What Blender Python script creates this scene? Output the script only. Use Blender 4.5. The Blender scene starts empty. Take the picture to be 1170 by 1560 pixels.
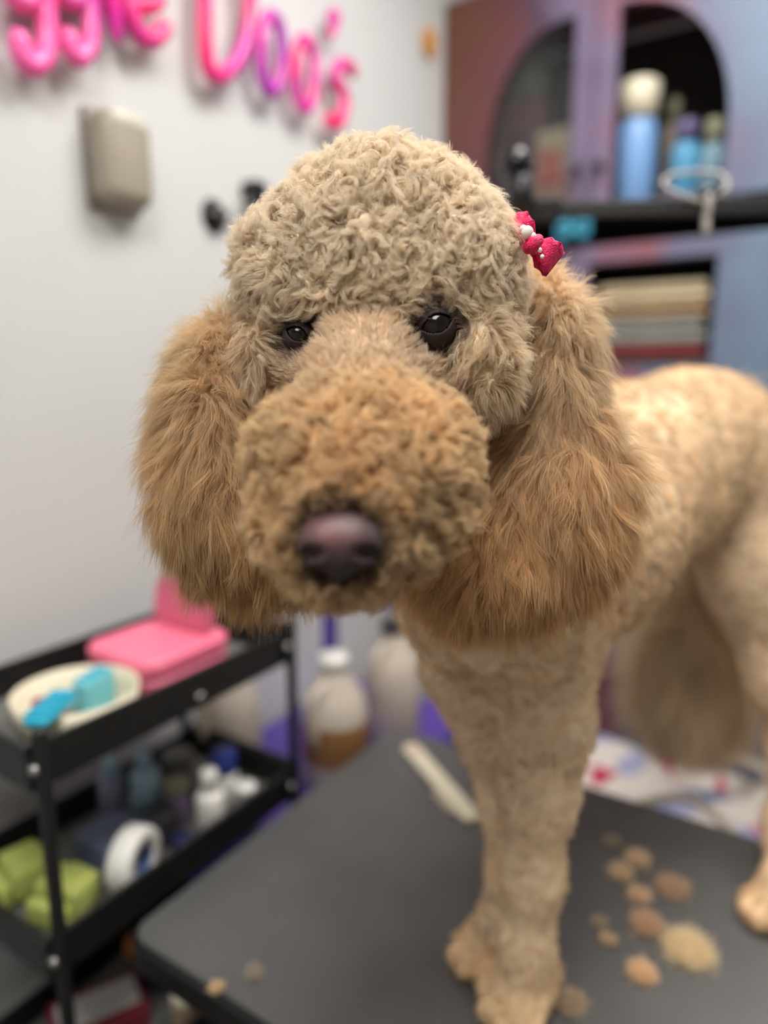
import bpy, bmesh, math, random
import numpy as np
from mathutils import Vector, Matrix, kdtree

random.seed(7); rng = np.random.default_rng(7)
sc = bpy.context.scene
COL = sc.collection

# ------------------------------------------------------------------ camera
F = 1082.0                       # focal length in pixels of the 1170x1560 frame
PITCH, YAW = math.radians(11.0), math.radians(32.68)
CAM = np.array([0.0, 0.0, 1.26])
cam_d = bpy.data.cameras.new('camera'); cam = bpy.data.objects.new('camera', cam_d); COL.objects.link(cam)
cam.location = CAM; cam.rotation_euler = (math.pi / 2 - PITCH, 0, YAW)
cam_d.sensor_fit = 'VERTICAL'; cam_d.sensor_height = 36.0; cam_d.sensor_width = 27.0
cam_d.lens = F / 1560 * 36.0
cam_d.clip_start = 0.02; cam_d.clip_end = 50
cam_d.dof.use_dof = True; cam_d.dof.focus_distance = 0.468; cam_d.dof.aperture_fstop = 1.55
sc.camera = cam
RC = np.array(Matrix.Rotation(YAW, 3, 'Z') @ Matrix.Rotation(math.pi / 2 - PITCH, 3, 'X'))

# ------------------------------------------------------------------ world, lights, exposure
w = bpy.data.worlds.new('world'); sc.world = w; w.use_nodes = True
w.node_tree.nodes['Background'].inputs[0].default_value = (0.9, 0.93, 1.0, 1)
w.node_tree.nodes['Background'].inputs[1].default_value = 0.2
sc.view_settings.view_transform = 'Standard'; sc.view_settings.look = 'None'
sc.view_settings.gamma = 1.0; sc.view_settings.use_curve_mapping = False
sc.view_settings.exposure = 0.0
CEIL = 2.6
PANELS = [((-0.15, 1.12), (0.6, 0.9), 27.0), ((0.05, -0.3), (0.6, 0.9), 29.0), ((0.95, 1.75), (0.6, 0.9), 11.0)]
for (lx, ly), (sx, sy), pw in PANELS:
    ld = bpy.data.lights.new('ceiling_panel_light', 'AREA'); ld.shape = 'RECTANGLE'; ld.size = sx; ld.size_y = sy
    ld.energy = pw; ld.color = (1.0, 0.97, 0.93)
    lo = bpy.data.objects.new('ceiling_panel_light', ld); COL.objects.link(lo); lo.location = (lx, ly, CEIL - 0.045)

# ------------------------------------------------------------------ projection helpers (pixel + real distance -> world)
def at(px, py, d):
    return CAM + RC @ np.array([(px - 585) / F * d, (780 - py) / F * d, -d])
def ray(px, py):
    return RC @ np.array([(px - 585) / F, (780 - py) / F, -1.0])
def on(px, py, axis, val):
    r = ray(px, py); return CAM + r * ((val - CAM[axis]) / r[axis])

# ------------------------------------------------------------------ materials
def s2l(c):
    return tuple(((x / 255) / 12.92 if x / 255 <= 0.04045 else ((x / 255 + 0.055) / 1.055) ** 2.4) for x in c)
def mat(name, rgb, rough=0.5, metal=0.0, var=0.06, scale=30.0, bump=0.0, bscale=200.0, spec=0.5, trans=0.0, coat=0.0, sheen=0.0):
    m = bpy.data.materials.new(name); m.use_nodes = True; nt = m.node_tree; b = nt.nodes['Principled BSDF']
    c = s2l(rgb)
    tc = nt.nodes.new('ShaderNodeTexCoord'); nz = nt.nodes.new('ShaderNodeTexNoise')
    nz.inputs['Scale'].default_value = scale; nz.inputs['Detail'].default_value = 4
    nt.links.new(tc.outputs['Object'], nz.inputs['Vector'])
    rp = nt.nodes.new('ShaderNodeValToRGB')
    rp.color_ramp.elements[0].position = 0.3; rp.color_ramp.elements[1].position = 0.7
    rp.color_ramp.elements[0].color = tuple(max(0, x * (1 - var)) for x in c) + (1,)
    rp.color_ramp.elements[1].color = tuple(min(1, x * (1 + var)) for x in c) + (1,)
    nt.links.new(nz.outputs['Fac'], rp.inputs['Fac']); nt.links.new(rp.outputs['Color'], b.inputs['Base Color'])
    b.inputs['Roughness'].default_value = rough; b.inputs['Metallic'].default_value = metal
    b.inputs['Specular IOR Level'].default_value = spec; b.inputs['Transmission Weight'].default_value = trans
    b.inputs['Coat Weight'].default_value = coat; b.inputs['Sheen Weight'].default_value = sheen
    if bump:
        n2 = nt.nodes.new('ShaderNodeTexNoise'); n2.inputs['Scale'].default_value = bscale
        nt.links.new(tc.outputs['Object'], n2.inputs['Vector'])
        bp = nt.nodes.new('ShaderNodeBump'); bp.inputs['Strength'].default_value = bump; bp.inputs['Distance'].default_value = 0.002
        nt.links.new(n2.outputs['Fac'], bp.inputs['Height']); nt.links.new(bp.outputs['Normal'], b.inputs['Normal'])
    return m
def ramp_mat(name, stops, scale=3.0, rough=0.5, detail=2.0, coord='Object', kind='noise', spec=0.5, stretch=(1, 1, 1)):
    m = bpy.data.materials.new(name); m.use_nodes = True; nt = m.node_tree; b = nt.nodes['Principled BSDF']
    tc = nt.nodes.new('ShaderNodeTexCoord'); mp = nt.nodes.new('ShaderNodeMapping'); mp.inputs['Scale'].default_value = stretch
    nt.links.new(tc.outputs[coord], mp.inputs['Vector'])
    if kind == 'noise':
        nz = nt.nodes.new('ShaderNodeTexNoise'); nz.inputs['Scale'].default_value = scale; nz.inputs['Detail'].default_value = detail
        out = nz.outputs['Fac']
    else:
        nz = nt.nodes.new('ShaderNodeTexVoronoi'); nz.inputs['Scale'].default_value = scale
        sp = nt.nodes.new('ShaderNodeSeparateColor'); nt.links.new(nz.outputs['Color'], sp.inputs['Color']); out = sp.outputs[0]
    nt.links.new(mp.outputs['Vector'], nz.inputs['Vector'])
    rp = nt.nodes.new('ShaderNodeValToRGB'); cr = rp.color_ramp
    if kind != 'noise': cr.interpolation = 'CONSTANT'
    while len(cr.elements) < len(stops): cr.elements.new(0.5)
    for e, (p, c) in zip(cr.elements, stops):
        e.position = p; e.color = s2l(c) + (1,)
    nt.links.new(out, rp.inputs['Fac']); nt.links.new(rp.outputs['Color'], b.inputs['Base Color'])
    b.inputs['Roughness'].default_value = rough; b.inputs['Specular IOR Level'].default_value = spec
    return m

# ------------------------------------------------------------------ object helpers
def tag(o, label=None, cat=None, group=None, kind=None):
    if label: o['label'] = label
    if cat: o['category'] = cat
    if group: o['group'] = group
    if kind: o['kind'] = kind
    return o
def thing(name, loc, label, cat, group=None, rz=0.0):
    o = bpy.data.objects.new(name, None); COL.objects.link(o); o.location = tuple(loc); o.rotation_euler.z = rz
    o.empty_display_size = 0.02
    return tag(o, label, cat, group)
def link_mesh(name, me, m, parent=None, loc=None, smooth=True):
    o = bpy.data.objects.new(name, me); COL.objects.link(o)
    if m is not None and not me.materials: me.materials.append(m)
    if smooth: me.polygons.foreach_set('use_smooth', np.ones(len(me.polygons), dtype=bool))
    if parent is not None: o.parent = parent
    if loc is not None: o.location = tuple(loc)
    return o
def from_bm(name, bm, m, parent=None, loc=None, smooth=True):
    bmesh.ops.recalc_face_normals(bm, faces=bm.faces)
    me = bpy.data.meshes.new(name); bm.to_mesh(me); bm.free()
    return link_mesh(name, me, m, parent, loc, smooth)
def add_box(bm, c, s, bevel=0.0, seg=2, rot=None):
    g = bmesh.ops.create_cube(bm, size=1.0); vs = g['verts']
    bmesh.ops.scale(bm, verts=vs, vec=s)
    if bevel:
        es = list({e for v in vs for e in v.link_edges})
        r = bmesh.ops.bevel(bm, geom=es, offset=bevel, segments=seg, profile=0.5, affect='EDGES')
        vs = list({v for f in r['faces'] for v in f.verts} | {v for v in vs if v.is_valid})
    if rot is not None: bmesh.ops.rotate(bm, verts=vs, cent=(0, 0, 0), matrix=rot)
    bmesh.ops.translate(bm, verts=vs, vec=tuple(c)); return vs
def box(name, c, s, m, parent=None, bevel=0.003, seg=2, loc=None, rot=None):
    bm = bmesh.new(); add_box(bm, c, s, bevel, seg, rot); return from_bm(name, bm, m, parent, loc, smooth=False)
def add_lathe(bm, prof, n=28, c=(0, 0, 0), mtx=None):
    rings = []
    for r, z in prof:
        if r < 1e-6: rings.append([bm.verts.new((0, 0, z))])
        else: rings.append([bm.verts.new((r * math.cos(2 * math.pi * k / n), r * math.sin(2 * math.pi * k / n), z)) for k in range(n)])
    for a, b in zip(rings, rings[1:]):
        for k in range(n):
            k2 = (k + 1) % n
            if len(a) == 1 and len(b) == 1: continue
            if len(a) == 1: bm.faces.new((a[0], b[k], b[k2]))
            elif len(b) == 1: bm.faces.new((a[k], a[k2], b[0]))
            else: bm.faces.new((a[k], a[k2], b[k2], b[k]))
    vs = [v for r in rings for v in r]
    if mtx is not None: bmesh.ops.transform(bm, matrix=mtx, verts=vs)
    bmesh.ops.translate(bm, verts=vs, vec=tuple(c)); return vs
def lathe(name, prof, m, parent=None, n=28, c=(0, 0, 0), mtx=None, loc=None, smooth=True):
    bm = bmesh.new(); add_lathe(bm, prof, n, c, mtx)
    return from_bm(name, bm, m, parent, loc, smooth)
def add_tube(bm, pts, rad, n=10, closed=False, cap=True):
    pts = [Vector(tuple(p)) for p in pts]; N = len(pts)
    rads = rad if isinstance(rad, (list, tuple, np.ndarray)) else [rad] * N
    rings = []; up = None
    for i, p in enumerate(pts):
        if closed: t = pts[(i + 1) % N] - pts[(i - 1) % N]
        else: t = pts[min(i + 1, N - 1)] - pts[max(i - 1, 0)]
        t.normalize()
        if up is None: up = Vector((0, 0, 1)) if abs(t.z) < 0.9 else Vector((1, 0, 0))
        a = (up - t * up.dot(t)).normalized(); b = t.cross(a); up = a
        rings.append([bm.verts.new(p + (a * math.cos(2 * math.pi * k / n) + b * math.sin(2 * math.pi * k / n)) * rads[i]) for k in range(n)])
    M = N if closed else N - 1
    for i in range(M):
        A, B = rings[i], rings[(i + 1) % N]
        for k in range(n): bm.faces.new((A[k], A[(k + 1) % n], B[(k + 1) % n], B[k]))
    if cap and not closed:
        for ring, q, sgn in ((rings[0], pts[0], -1), (rings[-1], pts[-1], 1)):
            d = (pts[1] - pts[0]) if sgn < 0 else (pts[-1] - pts[-2])
            d.normalize(); r = rads[0] if sgn < 0 else rads[-1]
            prev = ring
            for f in (0.5, 0.85):
                rr = math.sqrt(1 - f * f)
                nr = [bm.verts.new(q + (v.co - q) * rr + d * (sgn * f * r)) for v in ring]
                for k in range(n): bm.faces.new((prev[k], prev[(k + 1) % n], nr[(k + 1) % n], nr[k]))
                prev = nr
            tip = bm.verts.new(q + d * (sgn * r))
            for k in range(n): bm.faces.new((prev[k], prev[(k + 1) % n], tip))
def tube(name, pts, rad, m, parent=None, n=10, closed=False, loc=None):
    bm = bmesh.new(); add_tube(bm, pts, rad, n, closed); return from_bm(name, bm, m, parent, loc)
def smooth_path(pts, k=8, closed=False):
    P = [np.array(p, float) for p in pts]; out = []
    N = len(P); rngI = range(N if closed else N - 1)
    for i in rngI:
        p0 = P[(i - 1) % N] if closed or i > 0 else P[0] * 2 - P[1]
        p1 = P[i]; p2 = P[(i + 1) % N]
        p3 = P[(i + 2) % N] if closed or i + 2 < N else p2 * 2 - p1
        for j in range(k):
            t = j / k
            out.append(0.5 * ((2 * p1) + (-p0 + p2) * t + (2 * p0 - 5 * p1 + 4 * p2 - p3) * t * t + (-p0 + 3 * p1 - 3 * p2 + p3) * t ** 3))
    if not closed: out.append(P[-1])
    return out
ROTX = lambda a: Matrix.Rotation(math.radians(a), 4, 'X')
ROTY = lambda a: Matrix.Rotation(math.radians(a), 4, 'Y')
ROTZ = lambda a: Matrix.Rotation(math.radians(a), 4, 'Z')

# ------------------------------------------------------------------ shared materials
M_wall = mat('wall_paint', (206, 207, 206), 0.75, var=0.012, scale=6, bump=0.08, bscale=180, spec=0.3)
M_ceil = mat('ceiling_paint', (238, 236, 230), 0.85, var=0.01)
M_floor = mat('floor_vinyl', (104, 98, 92), 0.55, var=0.12, scale=9)
M_black = mat('black_powder_coat', (22, 22, 22), 0.45, var=0.1, bump=0.15, bscale=600)
M_blackp = mat('black_plastic', (14, 14, 15), 0.3, var=0.05)
M_steel = mat('brushed_steel', (190, 190, 188), 0.3, metal=1.0, var=0.05)
M_traymesh = mat('grey_shelf_liner', (112, 112, 108), 0.6, var=0.1, scale=80)
M_white = mat('white_plastic', (232, 230, 224), 0.4, var=0.03)
M_cream = mat('cream_plastic', (226, 217, 192), 0.45, var=0.05)
M_purple = mat('purple_plastic', (88, 66, 158), 0.45, var=0.06)
M_pearl = mat('pearl_white', (240, 234, 226), 0.18, var=0.02, coat=0.5)

# ------------------------------------------------------------------ room shell
XL, XR, YB, YF = -1.03, 2.2, 2.32, -1.8
def slab(name, lo, hi, m):
    c = [(a + b) / 2 for a, b in zip(lo, hi)]; s = [b - a for a, b in zip(lo, hi)]
    return tag(box(name, c, s, m, bevel=0), kind='structure')
slab('floor', (XL, YF, -0.1), (XR, YB, 0), M_floor)
slab('ceiling', (XL, YF, CEIL), (XR, YB, CEIL + 0.1), M_ceil)
slab('wall_left', (XL - 0.1, YF - 0.1, -0.1), (XL, YB + 0.1, CEIL + 0.1), M_wall)
slab('wall_right', (XR, YF - 0.1, -0.1), (XR + 0.1, YB + 0.1, CEIL + 0.1), M_wall)
slab('wall_back', (XL, YB, -0.1), (XR, YB + 0.1, CEIL + 0.1), M_wall)
slab('wall_front', (XL, YF - 0.1, -0.1), (XR, YF, CEIL + 0.1), M_wall)
bbm = mat('baseboard_vinyl', (58, 54, 52), 0.5)
slab('baseboard_left', (XL, YF, 0), (XL + 0.012, YB, 0.1), bbm)
slab('baseboard_back', (XL + 0.012, YB - 0.012, 0), (XR, YB, 0.1), bbm)
M_fixt = mat('white_enamel', (240, 240, 238), 0.4)
for i, ((lx, ly), (sx, sy), pw) in enumerate(PANELS):
    t = thing('ceiling_light', (lx, ly, CEIL), ['white ceiling panel light over the far side of the grooming table', 'white ceiling panel light behind the photographer', 'white ceiling panel light right of the tall cabinet'][i], 'light', 'ceiling panel lights')
    bm = bmesh.new()
    for sgn in (-1, 1):
        add_box(bm, (sgn * (sx / 2 + 0.015), 0, -0.03), (0.03, sy + 0.06, 0.06)); add_box(bm, (0, sgn * (sy / 2 + 0.015), -0.03), (sx, 0.03, 0.06))
    from_bm('frame', bm, M_fixt, t, smooth=False)
    box('backing', (0, 0, -0.006), (sx, sy, 0.012), M_fixt, t, bevel=0)

# ------------------------------------------------------------------ grooming table
TZ = 0.60
def rubber():
    m = bpy.data.materials.new('ribbed_black_rubber'); m.use_nodes = True; nt = m.node_tree; b = nt.nodes['Principled BSDF']
    tc = nt.nodes.new('ShaderNodeTexCoord')
    nz = nt.nodes.new('ShaderNodeTexNoise'); nz.inputs['Scale'].default_value = 9; nz.inputs['Detail'].default_value = 6
    nt.links.new(tc.outputs['Object'], nz.inputs['Vector'])
    rp = nt.nodes.new('ShaderNodeValToRGB'); rp.color_ramp.elements[0].position = 0.3; rp.color_ramp.elements[1].position = 0.75
    rp.color_ramp.elements[0].color = s2l((78, 78, 78)) + (1,); rp.color_ramp.elements[1].color = s2l((92, 92, 91)) + (1,)
    nt.links.new(nz.outputs['Fac'], rp.inputs['Fac']); nt.links.new(rp.outputs['Color'], b.inputs['Base Color'])
    wv = nt.nodes.new('ShaderNodeTexVoronoi'); wv.inputs['Scale'].default_value = 420; wv.inputs['Randomness'].default_value = 0.15
    nt.links.new(tc.outputs['Object'], wv.inputs['Vector'])
    bp = nt.nodes.new('ShaderNodeBump'); bp.inputs['Strength'].default_value = 0.5; bp.inputs['Distance'].default_value = 0.001
    nt.links.new(wv.outputs['Distance'], bp.inputs['Height']); nt.links.new(bp.outputs['Normal'], b.inputs['Normal'])
    b.inputs['Roughness'].default_value = 0.45; b.inputs['Specular IOR Level'].default_value = 0.8
    return m
TX0, TX1, TY0, TY1 = -0.668, 0.46, 0.454, 1.072
tc_ = ((TX0 + TX1) / 2, (TY0 + TY1) / 2)
tbl = thing('grooming_table', (tc_[0], tc_[1], 0), 'black rubber-topped grooming table that the tan poodle stands on', 'table')
W_, D_ = TX1 - TX0, TY1 - TY0
def rounded_slab(bm, w, d, r, z0, z1, inset=0.004, n=6):
    pts = []
    for cx, cy, a0 in ((w / 2 - r, d / 2 - r, 0), (-w / 2 + r, d / 2 - r, 90), (-w / 2 + r, -d / 2 + r, 180), (w / 2 - r, -d / 2 + r, 270)):
        for k in range(n + 1):
            a = math.radians(a0 + 90 * k / n); pts.append((cx + r * math.cos(a), cy + r * math.sin(a), math.cos(a), math.sin(a)))
    rings = []
    for z, ins in ((z0, inset), (z0 + inset, 0), (z1 - inset, 0), (z1, inset)):
        rings.append([bm.verts.new((x - ins * nx, y - ins * ny, z)) for x, y, nx, ny in pts])
    N = len(pts)
    for A, B in zip(rings, rings[1:]):
        for k in range(N): bm.faces.new((A[k], A[(k + 1) % N], B[(k + 1) % N], B[k]))
    bm.faces.new(rings[-1]); bm.faces.new(rings[0][::-1])
bm = bmesh.new(); rounded_slab(bm, W_ - 0.012, D_ - 0.012, 0.025, TZ - 0.02, TZ, 0.003); from_bm('tabletop', bm, rubber(), tbl, smooth=False)
bm = bmesh.new(); rounded_slab(bm, W_, D_, 0.03, TZ - 0.045, TZ - 0.006, 0.004); from_bm('edge_trim', bm, M_blackp, tbl, smooth=False)
for sx in (-1, 1):
    for sy in (-1, 1):
        tube('leg', [(sx * (W_ / 2 - 0.2), sy * (D_ / 2 - 0.16), TZ - 0.046), (sx * (W_ / 2 - 0.14), sy * (D_ / 2 - 0.13), 0.02)], 0.018, M_steel, tbl)
for sy in (-1, 1):
    tube('stretcher', [(-W_ / 2 + 0.16, sy * (D_ / 2 - 0.142), 0.2), (W_ / 2 - 0.16, sy * (D_ / 2 - 0.142), 0.2)], 0.012, M_steel, tbl)

# grooming arm: post clamped at the far table edge, swivelling bar
pb = on(790, 320, 1, TY1 + 0.016); pz = pb[2]; pc = np.array([pb[0], TY1 + 0.022, 0])
arm = thing('grooming_stand', (pc[0], pc[1], TZ - 0.06), 'black metal grooming arm with round knob clamped to the table edge', 'grooming arm')
b0 = Vector((pc[0], pc[1], TZ - 0.06))
L = lambda p: Vector(tuple(p)) - b0
tube('post', [L((pc[0], pc[1], TZ - 0.03)), L((pc[0], pc[1], pz + 0.03))], 0.0125, M_steel, arm, 14)
bm = bmesh.new(); add_box(bm, L((pc[0], pc[1] - 0.012, TZ - 0.056)), (0.05, 0.07, 0.016), 0.003); add_box(bm, L((pc[0], pc[1] + 0.008, TZ - 0.02)), (0.05, 0.03, 0.09), 0.004)
from_bm('clamp', bm, M_black, arm, smooth=False)
kn = at(787, 262, 1.14)
e1 = at(1230, 312, 1.04); st = at(800, 321, 1.13)
dirb = (Vector(e1) - Vector(st)).normalized()
def bar_along(name, a, b, h, t, m, parent, bev=0.003):
    a, b = Vector(a), Vector(b); d = (b - a); ln = d.length
    q = d.to_track_quat('X', 'Z').to_matrix()
    bm = bmesh.new(); add_box(bm, (0, 0, 0), (ln, t, h), bev); bmesh.ops.transform(bm, matrix=q.to_4x4(), verts=bm.verts)
    bmesh.ops.translate(bm, verts=bm.verts, vec=L((a + b) / 2)); return from_bm(name, bm, m, parent, smooth=False)
bar_along('bar', st, e1, 0.025, 0.014, M_black, arm)
bar_along('bar_sleeve', Vector(st) - dirb * 0.025, Vector(st) + dirb * 0.055, 0.037, 0.026, M_blackp, arm, 0.006)
lathe('socket', [(0, -0.03), (0.02, -0.03), (0.021, 0.03), (0.016, 0.034), (0, 0.034)], M_blackp, arm, c=L((pc[0], pc[1], pz + 0.015)))
lathe('knob', [(0.012, -0.062), (0.014, -0.03), (0.02, -0.022)] + [(0.027 * math.sin(math.radians(a)), -0.027 * math.cos(math.radians(a))) for a in range(48, 181, 12)], mat('glossy_black_knob', (10, 10, 11), 0.12), arm, c=L(at(787, 250, 1.14)))
# loop hanging over the bar
M_cord = mat('grey_white_cord', (158, 154, 150), 0.6, bump=0.4, bscale=900)
ctr = np.array(at(1060, 306, 1.085))
lp = thing('grooming_loop', ctr, 'grey-white cord loop tied over the black grooming arm bar', 'cord')
LL = lambda px, py, d=1.075: Vector(tuple(at(px, py, d))) - Vector(tuple(ctr))
tube('loop', smooth_path([LL(1012, 283), LL(1020, 268, 1.09), LL(1060, 262, 1.12), LL(1098, 266, 1.10), LL(1108, 284), LL(1090, 300, 1.06), LL(1072, 306, 1.06), LL(1045, 300, 1.06)], 6, True), 0.0034, M_cord, lp, 8, True)
tube('tail_end', smooth_path([LL(1078, 292, 1.06), LL(1080, 310, 1.055), LL(1076, 335, 1.06), LL(1076, 350, 1.06)], 6), 0.006, M_cord, lp, 8)
tube('slider', [LL(1070, 295, 1.06), LL(1090, 290, 1.06)], 0.008, M_blackp, lp, 8)

# ------------------------------------------------------------------ sign letters on the left wall
LX = XL + 0.034
def letter_mat(name, a, b, c, sc_=7):
    return ramp_mat(name, [(0.34, a), (0.5, b), (0.66, c)], sc_, 0.22, 1.0)
PK, HP, MG, PU = (255, 110, 180), (255, 45, 120), (215, 50, 165), (150, 45, 165)
M_let = [letter_mat('pink_balloon_foil', PK, (255, 80, 160), HP), letter_mat('magenta_balloon_foil', PK, MG, HP), letter_mat('purple_balloon_foil', PU, (190, 60, 180), MG), letter_mat('hot_pink_balloon_foil', HP, (235, 60, 140), MG)]
def ell(cx, cy, rx, ry, n=14): return [(cx + rx * math.cos(2 * math.pi * k / n), cy + ry * math.sin(2 * math.pi * k / n)) for k in range(n)]
def letter(strokes, label, m, r):
    p0 = on(*strokes[0][1][0], 0, LX); base = np.array([XL, p0[1], p0[2]])
    t = thing('sign_letter', base, label, 'letter', 'pink balloon letters on the white wall')
    bm = bmesh.new(); allp = []
    for closed, pts, *rr in strokes:
        P = [on(x, y, 0, LX) for x, y in pts]
        Q = smooth_path(P, 5, closed); allp += Q
        rad = ((rr[0] if rr else r) + 1.5) / F * 1.15
        rads = [rad] * len(Q)
        if len(rr) > 1: rads = list(np.linspace(rad, rr[1] / F * 1.15, len(Q)))
        add_tube(bm, [q - base for q in Q], rads, 12, closed)
    from_bm('body', bm, m, t)
    q = allp[len(allp) // 2] - base
    tube('standoff', [(0.001, q[1], q[2]), (LX - XL, q[1], q[2])], 0.004, M_steel, t, 8)
letter([(False, [(68, -95), (68, -40), (70, 20), (72, 60), (66, 88), (50, 100), (34, 86), (29, 62)]), (True, ell(38, -38, 26, 40))], 'pink letter g, first one at the left of the sign', M_let[0], 13)
letter([(False, [(136, -95), (136, -40), (138, 20), (138, 55), (132, 78), (119, 88), (108, 76), (105, 58)]), (True, ell(110, -38, 20, 38))], 'pink letter g between another g and the letter i', M_let[1], 12)
letter([(False, [(164, -70), (168, -20), (174, 30), (178, 56)], 19, 8)], 'pink letter i tapering downward, before the letter e', M_let[1], 15)
letter([(False, [(204, 8), (236, 4), (240, -30), (220, -58), (202, -28), (201, 22), (214, 54), (234, 60), (249, 44)], 12)], 'hot pink letter e above the beige dispenser', M_let[3], 12)
letter([(True, [(313, -80), (312, -20), (312, 50), (318, 104), (336, 116), (362, 92), (377, 45), (380, -20), (360, -75)], 12)], 'tall pink capital letter D of the wall sign', M_let[3], 12)
letter([(True, ell(413, 82, 17, 58))], 'purple letter o right beside the capital D', M_let[2], 10)
letter([(True, ell(464, 113, 15, 53))], 'magenta letter o, second after the capital D', M_let[1], 10)
letter([(False, [(508, 26), (508, 38), (504, 54)], 14, 7)], 'small pink apostrophe drop above the letter s', M_let[1], 12)
letter([(False, [(536, 110), (528, 98), (514, 102), (511, 122), (522, 142), (523, 168), (513, 190), (500, 182)], 11)], 'pink letter s at the right end of the sign', M_let[3], 11)

# beige wall dispenser
dc = on(167, 250, 0, XL)
d = thing('wall_dispenser', (XL, dc[1], dc[2]), 'beige rounded wall dispenser below the pink letters', 'dispenser')
M_disp = mat('beige_satin_plastic', (158, 149, 133), 0.35, var=0.03)
bm = bmesh.new(); add_box(bm, (0.029, 0, 0), (0.056, 0.098, 0.142), 0.027, 6); from_bm('cover', bm, M_disp, d)
bm = bmesh.new(); add_box(bm, (0.006, 0, 0), (0.012, 0.1, 0.146), 0.005, 3); from_bm('back_plate', bm, mat('grey_beige_plastic', (130, 122, 112), 0.4), d)
bm = bmesh.new(); add_box(bm, (0.046, 0, 0.054), (0.026, 0.07, 0.03), 0.012, 4); from_bm('push_button', bm, mat('ivory_plastic', (205, 200, 184), 0.35), d)

# black hook with clear rod
hc = on(340, 322, 0, XL)
hk = thing('wall_hook', (XL, hc[1], hc[2]), 'black plastic wall hook with clear rod beside the poodle head', 'hook')
hp = lambda px, py, x: Vector(tuple(on(px, py, 0, XL + x))) - Vector((XL, hc[1], hc[2]))
lathe('suction_foot', [(0, 0.0), (0.032, 0.0), (0.026, 0.008), (0.012, 0.022), (0.008, 0.03), (0, 0.03)], M_blackp, hk, c=hp(326, 330, 0.001), mtx=ROTY(90))
bm = bmesh.new(); add_box(bm, hp(388, 298, 0.02), (0.04, 0.035, 0.05), 0.005); from_bm('bracket', bm, M_blackp, hk, smooth=False)
tube('rod', [hp(334, 328, 0.026), hp(384, 306, 0.026)], 0.004, mat('clear_acrylic', (225, 225, 220), 0.1, trans=0.7), hk, 8)

# ------------------------------------------------------------------ rolling cart
CX0, CX1, CY0, CY1 = -0.955, -0.706, 0.385, 0.83
ccx, ccy = (CX0 + CX1) / 2, (CY0 + CY1) / 2
cart = thing('rolling_cart', (ccx, ccy, 0), 'black metal three-tier rolling cart against the white wall', 'cart')
cw, cd = CX1 - CX0, CY1 - CY0
TRAYS = (0.862, 0.62, 0.33)
for zt in TRAYS:
    bm = bmesh.new(); h = 0.055; t_ = 0.006
    for sx in (-1, 1): add_box(bm, (sx * (cw / 2 - t_ / 2), 0, zt - h / 2), (t_, cd, h), 0.002)
    for sy in (-1, 1): add_box(bm, (0, sy * (cd / 2 - t_ / 2), zt - h / 2), (cw - 2 * t_, t_, h), 0.002)
    tr = from_bm('tray', bm, M_black, cart, smooth=False)
    box('tray_floor', (0, 0, zt - h + 0.004), (cw - 0.013, cd - 0.013, 0.006), M_traymesh, tr, bevel=0)
    for sy in (-1, 1):
        tube('rim_rod', [(-cw / 2, sy * (cd / 2 + 0.004), zt + 0.001), (cw / 2, sy * (cd / 2 + 0.004), zt + 0.001)], 0.005, M_black, tr, 8)
for sx in (-1, 1):
    for sy in (-1, 1):
        p = tube('post', [(sx * (cw / 2 + 0.006), sy * (cd / 2 - 0.012), 0.075), (sx * (cw / 2 + 0.006), sy * (cd / 2 - 0.012), 0.875)], 0.0085, M_black, cart, 10)
        for zt in TRAYS:
            lathe('bolt', [(0, 0), (0.008, 0), (0.007, 0.004), (0, 0.006)], M_steel, p, 12, c=(sx * (cw / 2 + 0.006), sy * (cd / 2 - 0.012) - 0.0085, zt - 0.025), mtx=ROTX(90))
        wv = lathe('caster_wheel', [(0, -0.012), (0.028, -0.012), (0.032, -0.008), (0.032, 0.008), (0.028, 0.012), (0, 0.012)], M_blackp, cart, 18, c=(sx * (cw / 2 + 0.002), sy * (cd / 2 - 0.012), 0.032), mtx=ROTY(90))
        box('fork', (sx * (cw / 2 + 0.002), sy * (cd / 2 - 0.012), 0.07), (0.03, 0.03, 0.012), M_steel, wv, 0.002)
TFZ = [z - 0.055 + 0.007 for z in TRAYS]

def place(px, py, tier): return on(px, py, 2, TFZ[tier])
# pink organizer
p = place(236, 990, 0)
o = thing('pink_organizer', (-0.835, 0.672, TFZ[0]), 'pink plastic organizer box with raised lid on the cart top tier', 'organizer')
M_pink = mat('pink_plastic', (246, 120, 150), 0.4, var=0.03); M_pinkd = mat('rose_pink_plastic', (214, 104, 134), 0.4, var=0.03)
bm = bmesh.new(); rounded_slab(bm, 0.15, 0.165, 0.03, 0, 0.026, 0.004); from_bm('base', bm, M_pinkd, o, smooth=False)
bm = bmesh.new(); rounded_slab(bm, 0.14, 0.155, 0.028, 0.026, 0.032, 0.001); from_bm('seam', bm, mat('grey_rose_gasket', (140, 96, 104), 0.5), o, smooth=False)
bm = bmesh.new(); rounded_slab(bm, 0.152, 0.167, 0.03, 0.032, 0.056, 0.005); from_bm('upper_tray', bm, M_pink, o, smooth=False)
bm = bmesh.new(); rounded_slab(bm, 0.13, 0.075, 0.02, 0, 0.012, 0.003)
bmesh.ops.rotate(bm, verts=bm.verts, cent=(0, 0, 0), matrix=Matrix.Rotation(math.radians(78), 3, 'X')); bmesh.ops.translate(bm, verts=bm.verts, vec=(0, 0.06, 0.094))
from_bm('lid', bm, M_pinkd, o, smooth=False)

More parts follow.
